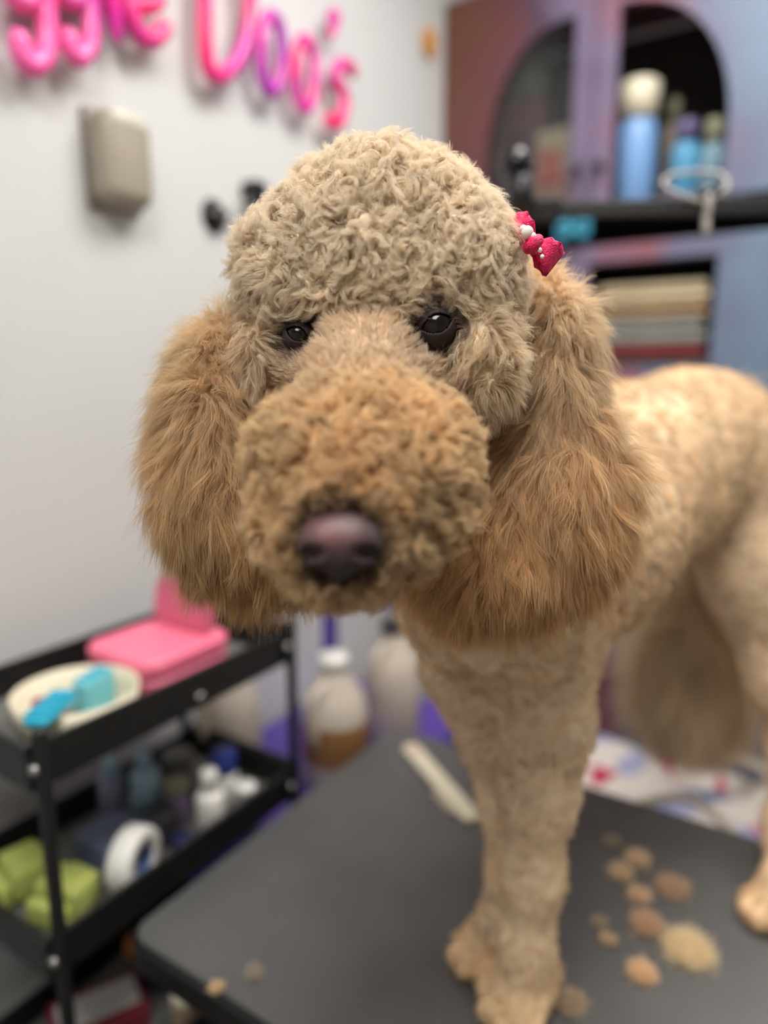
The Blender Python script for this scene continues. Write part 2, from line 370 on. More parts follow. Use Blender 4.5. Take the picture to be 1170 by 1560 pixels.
# white dish and small tools
p = (-0.80, 0.508, TFZ[0])
ds = thing('tool_dish', p, 'off-white oval dish at the near end of the cart top tier', 'dish')
bm = bmesh.new(); add_lathe(bm, [(0, 0.003), (0.062, 0.003), (0.07, 0.02), (0.074, 0.045), (0.078, 0.046), (0.075, 0.02), (0.066, 0.0), (0, 0.0)], 36); bmesh.ops.scale(bm, verts=bm.verts, vec=(1.0, 1.0, 1))
from_bm('bowl', bm, M_cream, ds)
def scissors(loc, rz, m, label):
    t = thing('grooming_scissors', loc, label, 'scissors', None, rz)
    for s in (-1, 1):
        tube('handle_ring', [(s * 0.014 + 0.011 * math.cos(a), -0.03 + 0.015 * math.sin(a), 0.006 + (0.004 if s > 0 else 0)) for a in np.linspace(0, 2 * math.pi, 14, endpoint=False)], 0.0045, m, t, 8, True)
        tube('blade', [(s * 0.008, -0.014, 0.007), (0, 0.01, 0.007), (-s * 0.004, 0.055, 0.007)], [0.004, 0.004, 0.001], M_steel, t, 6)
    return t
M_teal = mat('turquoise_plastic', (48, 176, 206), 0.35); M_teal2 = mat('pale_teal_plastic', (112, 190, 200), 0.35)
def rbox_thing(name, loc, size, m, label, cat, rz=0.0, bev=0.006, extra=None):
    t = thing(name, loc, label, cat, None, rz)
    bm = bmesh.new(); add_box(bm, (0, 0, size[2] / 2), size, min(bev, min(size) * 0.45), 3); from_bm('body', bm, m, t)
    if extra: extra(t)
    return t
z0 = TFZ[0] + 0.046
def ridge(m, n, sx, sy, h, z):
    def f(t):
        for k in range(n):
            box('ridge', (0, (k + 0.5 - n / 2) * sy / n, z + h / 2), (sx, sy / n * 0.5, h), m, t, 0.001)
    return f
rbox_thing('turquoise_comb', (-0.757, 0.446, z0 + 0.001), (0.03, 0.075, 0.014), M_teal, 'turquoise plastic comb across the rim of the off-white dish', 'comb', 0.5, extra=ridge(M_teal, 7, 0.028, 0.07, 0.006, 0.012))
rbox_thing('teal_clip', (-0.80, 0.534, TFZ[0] + 0.006), (0.026, 0.06, 0.05), M_teal2, 'pale teal clip standing inside the off-white dish', 'clip', 0.3, extra=ridge(M_teal, 3, 0.02, 0.05, 0.004, 0.049))
def cotton(loc, r, label):
    t = thing('cotton_pad', loc, label, 'cotton pad'); lathe('pad', [(0, 0), (r * 0.9, 0), (r, r * 0.25), (r * 0.9, r * 0.5), (0, r * 0.55)], M_white, t, 20); return t
cotton((-0.838, 0.498, TFZ[0] + 0.006), 0.026, 'white cotton pad at the wall side of the off-white dish')
cotton((-0.765, 0.480, TFZ[0] + 0.006), 0.024, 'white cotton pad at the near side of the off-white dish')
rbox_thing('red_clip', (-0.80, 0.470, TFZ[0] + 0.006), (0.014, 0.04, 0.045), mat('brick_red_plastic', (170, 70, 56), 0.4), 'small brick red clip in the off-white dish', 'clip', -0.5)
scissors((-0.74, 0.66, TFZ[0] + 0.001), 0.2, M_white, 'steel scissors with white handles in front of the pink organizer')

# bottles and jars
def bottle(name, loc, r, h, m, mc, label, cat='bottle', cap_h=0.25, cap_r=0.7, group=None, body_frac=None, lab=None):
    t = thing(name, loc, label, cat, group); bh = h * (1 - cap_h)
    lathe('body', [(0, 0), (r * 0.92, 0), (r, r * 0.1), (r, bh * 0.86), (r * 0.9, bh * 0.94), (r * cap_r * 0.8, bh), (0, bh)], m, t)
    lathe('cap', [(0, bh), (r * cap_r, bh), (r * cap_r, h - r * 0.1), (r * cap_r * 0.9, h), (0, h)], mc, t)
    if lab is not None: lathe('sticker', [(r * 1.01, bh * 0.2), (r * 1.012, bh * 0.22), (r * 1.012, bh * 0.68), (r * 1.01, bh * 0.7)], lab, t)
    return t
def jar(name, loc, r, h, m, mc, label, cat='jar'):
    return bottle(name, loc, r, h, m, mc, label, cat, 0.22, 1.02)
M_navy = mat('navy_plastic', (24, 30, 72), 0.35); M_blue = mat('blue_plastic', (40, 62, 150), 0.35)
M_pblue = mat('pale_blue_plastic', (150, 178, 196), 0.4); M_slate = mat('slate_blue_cloth', (110, 118, 146), 0.85, bump=0.5, bscale=300)
M_lime = mat('lime_green_cloth', (196, 206, 112), 0.8, bump=0.5, bscale=250); M_lav = mat('lavender_plastic', (126, 108, 138), 0.4)
M_gry = mat('smoky_grey_plastic', (104, 102, 98), 0.4); M_dk = mat('charcoal_plastic', (44, 42, 46), 0.4)
M_olive = mat('olive_plastic', (140, 138, 112), 0.5)
T1 = TFZ[1]
q = place(300, 1250, 1)
bottle('spray_bottle', (-0.745, 0.675, T1), 0.021, 0.105, M_white, M_white, 'white plastic bottle on the cart middle tier by the table', cap_h=0.3, cap_r=0.6)
bottle('blue_cap_bottle', (-0.775, 0.735, T1), 0.022, 0.10, M_white, M_blue, 'white bottle with blue cap at the far end of the middle tier', cap_h=0.35, cap_r=0.9)
bottle('pale_blue_bottle', (-0.855, 0.645, T1), 0.022, 0.12, M_pblue, M_pblue, 'pale blue bottle at the wall side of the middle tier', cap_r=0.5)
bottle('lilac_bottle', (-0.905, 0.62, T1), 0.02, 0.10, mat('grey_lilac_plastic', (140, 142, 168), 0.4), M_pblue, 'grey-lilac bottle behind the blue cloth on the middle tier', cap_r=0.6)
jar('grey_jar', (-0.86, 0.715, T1), 0.026, 0.08, M_gry, M_gry, 'smoky grey jar standing upright at the wall side of the middle tier')
jar('olive_jar', (-0.81, 0.668, T1), 0.02, 0.07, M_lav, M_olive, 'lavender jar with olive lid beside the pale blue bottle')
jar('charcoal_jar', (-0.795, 0.62, T1), 0.024, 0.05, M_dk, M_dk, 'charcoal jar in the middle of the middle tier')
jar('navy_jar', (-0.742, 0.615, T1), 0.016, 0.032, M_dk, M_navy, 'small dark jar with navy lid near the tray front')
jar('clear_jar', (-0.73, 0.735, T1), 0.016, 0.055, mat('frosted_plastic', (168, 170, 170), 0.35), M_white, 'frosted jar with white lid beside the white plastic bottle')
def tape_roll(loc, label):
    t = thing('tape_roll', loc, label, 'tape roll', None, 0.35)
    lathe('roll', [(0.022, -0.016), (0.042, -0.016), (0.044, -0.012), (0.044, 0.012), (0.042, 0.016), (0.022, 0.016), (0.021, 0), (0.022, -0.016)], M_white, t, 32, c=(0, 0, 0.044), mtx=ROTY(90))
    lathe('core', [(0.019, -0.015), (0.0212, -0.015), (0.0212, 0.015), (0.019, 0.015), (0.019, -0.015)], mat('blue_card_core', (74, 98, 150), 0.6), t, 28, c=(0, 0, 0.044), mtx=ROTY(90))
tape_roll((-0.745, 0.535, T1), 'white tape roll with blue core standing on the middle tier')
def folded_cloth(loc, sx, sy, n, m, label, rz=0, cat='cloth', group=None, th=0.01):
    t = thing('folded_cloth', loc, label, cat, group, rz)
    for k in range(n):
        bm = bmesh.new(); add_box(bm, (0.002 * (-1) ** k, 0, th * (k + 0.5)), (sx, sy, th * 0.95), th * 0.42, 3); from_bm('fold', bm, m, t)
    return t
folded_cloth((-0.82, 0.556, T1), 0.075, 0.075, 5, M_slate, 'slate blue folded cloth on the cart middle tier')
def bristle_brush(loc, rz, m, label):
    t = thing('lime_mitt', loc, label, 'mitt', None, rz)
    for k in range(5):
        bm = bmesh.new(); add_box(bm, ((k - 2) * 0.013, 0, 0.028), (0.0135, 0.05, 0.056 - abs(k - 2) * 0.006), 0.006, 3); from_bm('finger_fold', bm, m, t)
    bm = bmesh.new(); add_box(bm, (0, -0.034, 0.02), (0.064, 0.018, 0.036), 0.008, 3); from_bm('cuff', bm, m, t)
bristle_brush((-0.785, 0.462, T1), 0.25, M_lime, 'lime green ribbed mitt at the near end of the middle tier')
bristle_brush((-0.87, 0.455, T1), -0.2, M_lime, 'lime green ribbed mitt behind the near cart post')
# lower tier
T2 = TFZ[2]
rbox_thing('purple_box', (-0.85, 0.665, T2), (0.08, 0.085, 0.09), mat('muted_purple_card', (84, 66, 112), 0.5), 'muted purple box on the cart bottom tier', 'box', 0.1)
def packet(t): box('panel', (0, 0, 0.0415), (0.055, 0.115, 0.003), M_white, t, 0.001)
rbox_thing('crimson_packet', (-0.858, 0.535, T2), (0.085, 0.135, 0.04), mat('crimson_packet', (142, 40, 62), 0.4), 'crimson packet with a white panel on the bottom tier', 'packet', -0.45, extra=packet)
jar('beige_jar', (-0.748, 0.61, T2), 0.022, 0.06, mat('tan_plastic', (188, 160, 132), 0.5), M_cream, 'beige jar on the bottom tier in front of the muted purple box')
def ball(loc, r, m, label):
    t = thing('orange_ball', loc, label, 'ball')
    lathe('sphere', [(r * math.sin(math.radians(a)), r - r * math.cos(math.radians(a))) for a in range(0, 181, 15)], m, t, 24)
    tube('seam', [(r * 1.0 * math.cos(a), 0, r + r * 1.0 * math.sin(a)) for a in np.linspace(0, 2 * math.pi, 24, endpoint=False)], 0.0012, M_white, t, 6, True)
ball((-0.918, 0.655, T2), 0.022, mat('orange_rubber', (214, 132, 52), 0.5), 'orange ball on the bottom tier beside the muted purple box')

# ------------------------------------------------------------------ purple stand with two jugs
sb = at(520, 1010, 1.62); SBX, SBY = sb[0], sb[1]
SBX = max(SBX, XL + 0.2); SBY -= 0.14
cr = thing('purple_stand', (SBX, SBY, 0), 'purple plastic stand holding two cream jugs near the wall', 'stand')
cz = at(520, 1092, 1.62)[2]
bm = bmesh.new(); rounded_slab(bm, 0.36, 0.62, 0.03, cz - 0.16, cz, 0.004); from_bm('platform', bm, M_purple, cr, smooth=False)
for sx in (-1, 1):
    for sy in (-1, 1): tube('leg', [(sx * 0.14, sy * 0.26, cz - 0.158), (sx * 0.15, sy * 0.27, 0.001)], 0.018, M_purple, cr, 12)
bm = bmesh.new(); add_box(bm, (0.0, 0.0, cz + 0.17), (0.028, 0.028, 0.34), 0.008, 3); from_bm('upright', bm, M_purple, cr)
bm = bmesh.new(); add_box(bm, (0, 0, cz + 0.345), (0.3, 0.03, 0.03), 0.01, 3); from_bm('handle_bar', bm, M_purple, cr)
M_jug = mat('milky_jug_plastic', (206, 194, 180), 0.45, var=0.04); M_brn = mat('brown_sticker', (150, 108, 66), 0.5)
def jug(loc, r, h, label, cap, stick=None):
    t = thing('shampoo_jug', loc, label, 'jug', 'cream jugs on the purple stand')
    lathe('body', [(0, 0), (r * 0.85, 0), (r, r * 0.2), (r, h * 0.55), (r * 0.85, h * 0.72), (r * 0.4, h * 0.86), (r * 0.36, h * 0.9), (0, h * 0.9)], M_jug, t, 32)
    lathe('cap', [(0, h * 0.9), (r * 0.42, h * 0.9), (r * 0.42, h), (0, h)], cap, t, 24)
    tube('handle', smooth_path([(0.0, -r * 0.5, h * 0.82), (0.0, -r * 1.12, h * 0.74), (0.0, -r * 1.1, h * 0.5), (0, -r * 0.95, h * 0.42)], 6), r * 0.13, M_jug, t, 10)
    if stick: lathe('sticker', [(r * 1.005, h * 0.24), (r * 1.012, h * 0.25), (r * 1.012, h * 0.52), (r * 1.005, h * 0.53)], stick, t, 32)
jug((SBX + 0.085, SBY - 0.10, cz), 0.062, 0.26, 'cream jug with brown sticker on the purple stand', M_white, M_brn)
jug((SBX + 0.075, SBY + 0.12, cz), 0.06, 0.26, 'cream jug with dark cap right of the purple upright', M_dk)
jug((SBX - 0.09, SBY - 0.2, cz), 0.06, 0.26, 'cream jug at the wall side of the purple stand', M_white)

# ------------------------------------------------------------------ tall painted cabinet
CF = 1.91
cabx0, cabx1 = XL + 0.004, -0.03
cab = thing('painted_cabinet', ((cabx0 + cabx1) / 2, CF, 0), 'tall purple and blue painted cabinet with arched doors', 'cabinet')
K = lambda px, py, y=CF: on(px, py, 1, y)
M_gal = bpy.data.materials.new('galaxy_paint'); M_gal.use_nodes = True
def galaxy(m):
    nt = m.node_tree; b = nt.nodes['Principled BSDF']
    tc = nt.nodes.new('ShaderNodeTexCoord')
    sx = nt.nodes.new('ShaderNodeSeparateXYZ'); nt.links.new(tc.outputs['Object'], sx.inputs[0])
    nz = nt.nodes.new('ShaderNodeTexNoise'); nz.inputs['Scale'].default_value = 2.6; nz.inputs['Detail'].default_value = 2; nt.links.new(tc.outputs['Object'], nz.inputs['Vector'])
    ma = nt.nodes.new('ShaderNodeMath'); ma.operation = 'MULTIPLY_ADD'; ma.inputs[1].default_value = 0.62; nt.links.new(nz.outputs['Fac'], ma.inputs[0])
    mr = nt.nodes.new('ShaderNodeMapRange'); mr.inputs['From Min'].default_value = -0.5; mr.inputs['From Max'].default_value = 0.5; mr.inputs['To Min'].default_value = -0.28; mr.inputs['To Max'].default_value = 0.66
    nt.links.new(sx.outputs['X'], mr.inputs['Value']); nt.links.new(mr.outputs['Result'], ma.inputs[2])
    rp = nt.nodes.new('ShaderNodeValToRGB'); cr_ = rp.color_ramp
    stops = [(0.0, (112, 70, 54)), (0.16, (108, 62, 64)), (0.3, (86, 64, 86)), (0.44, (118, 106, 134)), (0.54, (140, 84, 94)), (0.64, (104, 108, 134)), (0.8, (106, 130, 152)), (0.9, (108, 112, 142)), (1.0, (92, 86, 120))]
    while len(cr_.elements) < len(stops): cr_.elements.new(0.5)
    for e, (p_, c_) in zip(cr_.elements, stops): e.position = p_; e.color = s2l(c_) + (1,)
    nt.links.new(ma.outputs[0], rp.inputs['Fac']); nt.links.new(rp.outputs['Color'], b.inputs['Base Color'])
    b.inputs['Roughness'].default_value = 0.55
galaxy(M_gal)
M_cabdark = mat('dark_stained_interior', (52, 44, 40), 0.7, var=0.15)
cbase = Vector(((cabx0 + cabx1) / 2, CF, 0)); CL = lambda x, y, z: Vector((x, y, z)) - cbase
ZT = K(668, 28)[2]; CD = 0.38; YBK = CF + CD
cwid = cabx1 - cabx0
def cbox(name, lo, hi, m=M_gal, par=cab, bev=0.002):
    return box(name, CL(*[(a + b) / 2 for a, b in zip(lo, hi)]), [b - a for a, b in zip(lo, hi)], m, par, bev)
cbox('side_panel', (cabx0, CF + 0.022, 0), (cabx0 + 0.02, YBK, ZT)); cbox('side_panel', (cabx1 - 0.02, CF + 0.022, 0), (cabx1, YBK, ZT))
cbox('back_panel', (cabx0 + 0.02, YBK - 0.012, 0.05), (cabx1 - 0.02, YBK, ZT - 0.02), M_cabdark)
cbox('top_panel', (cabx0, CF, ZT), (cabx1, YBK, ZT + 0.03))
zs = K(980, 300)[2] - 0.005        # hutch shelf
zr0, zr1 = K(980, 396)[2], K(980, 368)[2]   # painted rail
cbox('hutch_shelf', (cabx0 + 0.02, CF + 0.03, zs - 0.02), (cabx1 - 0.02, YBK - 0.012, zs), M_cabdark)
cbox('rail', (cabx0 + 0.02, CF + 0.0, zr0), (cabx1 - 0.02, CF + 0.022, zr1))
cbox('counter', (cabx0 + 0.02, CF + 0.022, zr0), (cabx1 - 0.02, YBK - 0.012, zr0 + 0.02), M_cabdark)
xpost0, xpost1 = K(870, 200)[0], K(934, 200)[0]
xL, xR = K(740, 250)[0], K(1104, 250)[0]
xm = (xpost0 + xpost1) / 2
zlow = zs - 0.012
zarch = ZT - 0.085
# half-arched door frames
def half_arch_door(x_out, x_open_out, x_open_in, x_in, label):
    n = 18; yb, yf = CF + 0.02, CF
    bm = bmesh.new()
    zspring = zlow + 0.16
    arcA = [(x_open_out, zlow + 0.012)]
    for k in range(n + 1):
        a = math.pi / 2 * k / n
        arcA.append((x_open_in + (x_open_out - x_open_in) * math.cos(a) ** 0.9, zspring + (zarch - zspring) * math.sin(a)))
    arcA.append((x_open_in, zlow + 0.012))
    # matching outer boundary points
    out = [(x_out, zlow)]
    for k in range(n + 1):
        f = k / n
        if f <= 0.55: out.append((x_out, zspring + (ZT - zspring) * f / 0.55))
        else: out.append((x_out + (x_in - x_out) * (f - 0.55) / 0.45, ZT))
    out.append((x_in, zlow))
    vo = {}
    for nm, y in (('f', yf), ('b', yb)):
        vo[nm] = ([bm.verts.new(CL(x, y, z)) for x, z in arcA], [bm.verts.new(CL(x, y, z)) for x, z in out])
    N = len(arcA)
    for k in range(N):
        k2 = (k + 1) % N
        for nm in ('f', 'b'):
            A, O = vo[nm]; bm.faces.new((A[k], A[k2], O[k2], O[k]))
        bm.faces.new((vo['f'][0][k], vo['f'][0][k2], vo['b'][0][k2], vo['b'][0][k]))
        bm.faces.new((vo['f'][1][k], vo['f'][1][k2], vo['b'][1][k2], vo['b'][1][k]))
    d_ = from_bm('door', bm, M_gal, cab, smooth=False)
    xk = x_in + (x_open_in - x_in) * 0.5
    lathe('knob', [(0, 0.0), (0.008, 0), (0.006, 0.01), (0.013, 0.018), (0.012, 0.026), (0, 0.03)], mat('dark_bronze_knob', (50, 42, 36), 0.4, metal=0.8), d_, 16, c=CL(xk, CF, zlow + 0.1), mtx=ROTX(90))
    return d_, arcA
dl, arcl = half_arch_door(cabx0, xL, xpost0, xm - 0.002, 'l')
dr, arcr = half_arch_door(cabx1, xR, xpost1, xm + 0.002, 'r')
def glass():
    m = bpy.data.materials.new('door_glass'); m.use_nodes = True; nt = m.node_tree; nt.nodes.clear()
    o_ = nt.nodes.new('ShaderNodeOutputMaterial'); mx = nt.nodes.new('ShaderNodeMixShader'); tr_ = nt.nodes.new('ShaderNodeBsdfTransparent'); gl = nt.nodes.new('ShaderNodeBsdfGlossy')
    gl.inputs['Roughness'].default_value = 0.05; tr_.inputs[0].default_value = (0.93, 0.95, 0.94, 1)
    fr = nt.nodes.new('ShaderNodeFresnel'); fr.inputs['IOR'].default_value = 1.5
    nt.links.new(fr.outputs[0], mx.inputs[0]); nt.links.new(tr_.outputs[0], mx.inputs[1]); nt.links.new(gl.outputs[0], mx.inputs[2]); nt.links.new(mx.outputs[0], o_.inputs[0])
    return m
M_glass = glass()
for arc_, d_ in ((arcl, dl),):
    bm = bmesh.new(); f0 = [bm.verts.new(CL(x, CF + 0.011, z)) for x, z in arc_]; f1 = [bm.verts.new(CL(x, CF + 0.014, z)) for x, z in arc_]
    bm.faces.new(f0); bm.faces.new(f1[::-1]); NN = len(arc_)
    for k in range(NN): bm.faces.new((f0[k], f0[(k + 1) % NN], f1[(k + 1) % NN], f1[k]))
    from_bm('pane', bm, M_glass, d_, smooth=False)
# lower open part: posts, shelves
xo0, xo1 = K(893, 460)[0], K(1088, 460)[0]
zo0 = K(990, 560)[2]
cbox('lower_frame', (cabx0, CF, 0.0), (xo0, CF + 0.022, zr0)); cbox('lower_frame', (xo1, CF, 0.0), (cabx1, CF + 0.022, zr0))
zsh = K(990, 543)[2]
cbox('shelf', (cabx0 + 0.02, CF + 0.022, zsh - 0.02), (cabx1 - 0.02, YBK - 0.012, zsh), M_cabdark)
cbox('lower_door', (xo0 + 0.003, CF, 0.06), (xo1 - 0.003, CF + 0.02, zsh - 0.022))
cbox('drawer_front', (xo0 + 0.02, CF - 0.012, 0.42), (xo1 - 0.02, CF, zsh - 0.06))
cbox('plinth', (cabx0 + 0.02, CF + 0.03, 0), (cabx1 - 0.02, CF + 0.05, 0.06), M_cabdark)
# cabinet contents: bottles behind the right arch
def inside(px, dy): p_ = on(px, 290, 1, CF + dy); return (p_[0], CF + dy, zs)
M_sky = mat('sky_blue_plastic', (122, 164, 214), 0.35, var=0.03)
pp = inside(966, 0.09)
bottle('tall_blue_bottle', pp, 0.049, K(966, 128, CF + 0.09)[2] - zs, M_sky, M_cream, 'tall light blue bottle with cream cap in the arched cabinet', cap_h=0.29, cap_r=0.98)
bottle('brown_bottle', inside(1020, 0.17), 0.026, 0.27, mat('grey_brown_plastic', (120, 108, 92), 0.5), M_olive, 'slim grey-brown bottle right of the tall blue bottle', cap_h=0.2, cap_r=0.5)
bottle('teal_blue_bottle', inside(1040, 0.08), 0.034, 0.185, mat('teal_blue_plastic', (78, 148, 186), 0.35), mat('violet_cap', (92, 84, 122), 0.4), 'teal blue bottle with violet cap in the cabinet', cap_h=0.26, cap_r=0.8)
bottle('grey_blue_bottle', inside(1082, 0.09), 0.034, 0.18, mat('grey_blue_plastic', (110, 142, 158), 0.4), M_olive, 'grey-blue bottle with olive cap at the right of the cabinet', cap_h=0.3, cap_r=0.7)
bottle('navy_bottle', inside(1000, 0.26), 0.032, 0.16, M_navy, M_dk, 'navy bottle behind the tall light blue bottle', cap_h=0.2, cap_r=0.6)
# behind the left arch
def rb_in(name, px0, px1, py_top, dy, m, label, cat, dz=0.08, extra=None, bev=0.01):
    a_, b_ = on(px0, 280, 1, CF + dy), on(px1, 280, 1, CF + dy); zt_ = on((px0 + px1) / 2, py_top, 1, CF + dy)[2]
    t = thing(name, ((a_[0] + b_[0]) / 2, CF + dy + dz / 2, zs), label, cat); sx_ = abs(b_[0] - a_[0])
    bm = bmesh.new(); add_box(bm, (0, 0, (zt_ - zs) / 2), (sx_, dz, zt_ - zs), bev, 3); from_bm('body', bm, m, t)
    bm = bmesh.new(); add_box(bm, (0, -dz / 2 - 0.001, (zt_ - zs) * 0.55), (sx_ * 0.7, 0.003, (zt_ - zs) * 0.4), 0.001); from_bm('front_label', bm, extra or m, t, smooth=False)
    return t
rb_in('maroon_box', 748, 822, 150, 0.12, mat('maroon_card', (104, 44, 62), 0.5), 'maroon box behind the left arched cabinet door', 'box', extra=mat('dark_plum_card', (84, 38, 58), 0.5))
rb_in('beige_carton', 812, 862, 195, 0.05, mat('beige_card', (196, 180, 152), 0.6), 'beige carton with red top at the cabinet post', 'carton', 0.05, mat('coral_card', (206, 104, 92), 0.5))
zt_ = on(800, 108, 1, CF + 0.16)
gb = thing('grey_pouch', (zt_[0], CF + 0.165, K(800, 150, CF + 0.16)[2]), 'grey-green rounded pouch on top of the maroon box', 'pouch')
bm = bmesh.new(); add_box(bm, (0, 0, 0.055), (0.12, 0.07, 0.11), 0.034, 5); from_bm('body', bm, mat('grey_green_cloth', (128, 132, 120), 0.7), gb)
tube('drawstring', [(0.03 * math.cos(a), 0.02 * math.sin(a), 0.111) for a in np.linspace(0, 2 * math.pi, 14, endpoint=False)], 0.003, M_cord, gb, 6, True)
# open shelf: folded towels and books
xa, xb = xo0 + 0.012, xo1 - 0.012; xc_ = (xa + xb) / 2
zz = zsh
for th_, c_, lb, ct in ((0.028, (128, 44, 44), 'dark red folded cloth at the bottom of the cabinet shelf pile', 'cloth'), (0.066, (132, 134, 128), 'grey folded towel above the dark red cloth', 'towel'), (0.042, (150, 124, 96), 'brown folded towel below the cream towel', 'towel'), (0.05, (206, 190, 156), 'cream folded towel on top of the cabinet shelf pile', 'towel')):
    nf = 2
    t = thing('folded_towel', (xc_, CF + 0.16, zz), lb, ct, 'folded towels in the cabinet'); m_ = mat('towel_cloth', c_, 0.9, bump=0.6, bscale=220)
    for k in range(nf):
        bm = bmesh.new(); add_box(bm, (0.004 * (-1) ** k, 0, th_ * (k + 0.5) / nf), ((xb - xa) * 0.94, 0.24, th_ / nf), th_ / nf * 0.42, 3); from_bm('fold', bm, m_, t)
    zz += th_
# blue bone clip on the rail and orange flower hook
bc = K(873, 348, CF - 0.012)
bn = thing('blue_bone_tag', (bc[0], CF, bc[2]), 'turquoise bone-shaped tag hanging under the grooming arm bar', 'tag')
bm = bmesh.new()
for sx in (-1, 1):
    for sz in (-1, 1): add_lathe(bm, [(0, -0.008), (0.017, -0.008), (0.02, 0), (0.017, 0.008), (0, 0.008)], 18, c=(sx * 0.026, -0.012, sz * 0.010), mtx=ROTX(90))
M_tealtag = mat('dull_teal_plastic', (62, 150, 178), 0.5)
from_bm('knuckles', bm, M_tealtag, bn, smooth=False); box('shank', (0, -0.012, 0), (0.056, 0.014, 0.024), M_tealtag, bn, 0.004)
box('backing', (0, -0.002, 0), (0.05, 0.004, 0.02), M_dk, bn, 0.001)
oc = on(650, 66, 0, XL)
oc = np.array([XL, min(oc[1], CF - 0.05), oc[2]])
fl = thing('orange_flower', oc, 'small orange flower ornament on the wall beside the cabinet', 'ornament')
M_or = mat('orange_petal', (222, 150, 50), 0.5)
for k in range(5):
    a = 2 * math.pi * k / 5
    bm = bmesh.new(); add_lathe(bm, [(0, -0.006), (0.014, -0.004), (0.018, 0), (0.014, 0.004), (0, 0.006)], 14, mtx=ROTY(90)); bmesh.ops.translate(bm, verts=bm.verts, vec=(0.01, 0.019 * math.cos(a), 0.022 * math.sin(a))); from_bm('petal', bm, M_or, fl)
lathe('centre', [(0, 0.0), (0.012, 0), (0.012, 0.012), (0, 0.018)], mat('brown_centre', (150, 84, 30), 0.6), fl, 14, c=(0.0, 0, 0), mtx=ROTY(90))

# ------------------------------------------------------------------ patterned bag behind the table
bgc = at(1060, 1240, 1.62)
M_pat = ramp_mat('floral_print_cloth', [(0.0, (226, 218, 208)), (0.3, (170, 174, 206)), (0.45, (232, 222, 216)), (0.62, (214, 160, 166)), (0.74, (196, 44, 88)), (0.84, (222, 214, 214)), (0.94, (120, 132, 176))], 16, 0.8, kind='vor')
bg = thing('patterned_bag', (bgc[0] + 0.02, TY1 + 0.36, 0), 'white cloth bag printed with red and blue flowers behind the table', 'bag')
def soft_bag(w_, d_, h_, m_):
    bm = bmesh.new(); n = 40; rings = []
    prof = [(0.0, 0.86), (0.02, 0.95), (0.15, 1.0), (0.5, 1.03), (0.8, 1.0), (0.93, 0.94), (1.0, 0.9)]
    for f, s in prof:
        ring = []
        for k in range(n):
            a = 2 * math.pi * k / n; ca, sa = math.cos(a), math.sin(a)
            e = 0.55; x = math.copysign(abs(ca) ** e, ca) * w_ / 2 * s; y = math.copysign(abs(sa) ** e, sa) * d_ / 2 * s
            wob = 1 + 0.025 * math.sin(5 * a + 9 * f) + 0.015 * math.sin(11 * a - 5 * f)
            ring.append(bm.verts.new((x * wob, y * wob, f * h_ + (0.012 * math.sin(3 * a) if f > 0.9 else 0))))
        rings.append(ring)
    for A, B in zip(rings, rings[1:]):
        for k in range(n): bm.faces.new((A[k], A[(k + 1) % n], B[(k + 1) % n], B[k]))
    inner = [bm.verts.new((v.co.x * 0.96, v.co.y * 0.96, v.co.z - 0.05)) for v in rings[-1]]
    for k in range(n): bm.faces.new((rings[-1][k], rings[-1][(k + 1) % n], inner[(k + 1) % n], inner[k]))
    bm.faces.new(inner); bm.faces.new(rings[0][::-1]); return bm
bagz = at(1050, 1165, 1.55)[2]
from_bm('sack', soft_bag(0.62, 0.34, bagz, M_pat), M_pat, bg)
M_strap = mat('cream_strap', (222, 212, 190), 0.8)
for sy in (-1, 1):
    tube('handle', smooth_path([(-0.14, sy * 0.155, bagz - 0.06), (-0.1, sy * 0.15, bagz + 0.02), (0, sy * 0.10, bagz + 0.05), (0.1, sy * 0.15, bagz + 0.02), (0.14, sy * 0.155, bagz - 0.06)], 6), 0.009, M_strap, bg, 8)

# ------------------------------------------------------------------ things lying on the table
cb0, cb1 = on(622, 1140, 2, TZ), on(722, 1256, 2, TZ)
stc = (cb0 + cb1) / 2; ang = math.atan2(cb1[1] - cb0[1], cb1[0] - cb0[0]); ln = float(np.linalg.norm(cb1 - cb0))
sk = thing('flea_comb', (stc[0], stc[1], TZ), 'cream flat comb lying on the table left of the front legs', 'comb', rz=ang)
bm = bmesh.new(); rounded_slab(bm, ln, 0.032, 0.014, 0, 0.011, 0.003); from_bm('handle', bm, M_cream, sk, smooth=False)
bm = bmesh.new(); rounded_slab(bm, 0.02, 0.016, 0.006, 0.011, 0.0125, 0.0005); o_ = from_bm('thumb_pad', bm, mat('pale_pink_pad', (224, 176, 166), 0.5), sk, loc=(-ln * 0.38, 0, 0), smooth=False)
tb = bmesh.new()
for k in range(12): add_box(tb, (ln * 0.12 + k * 0.005, -0.020, 0.004), (0.0018, 0.012, 0.003))
from_bm('teeth', tb, M_cream, sk, smooth=False)
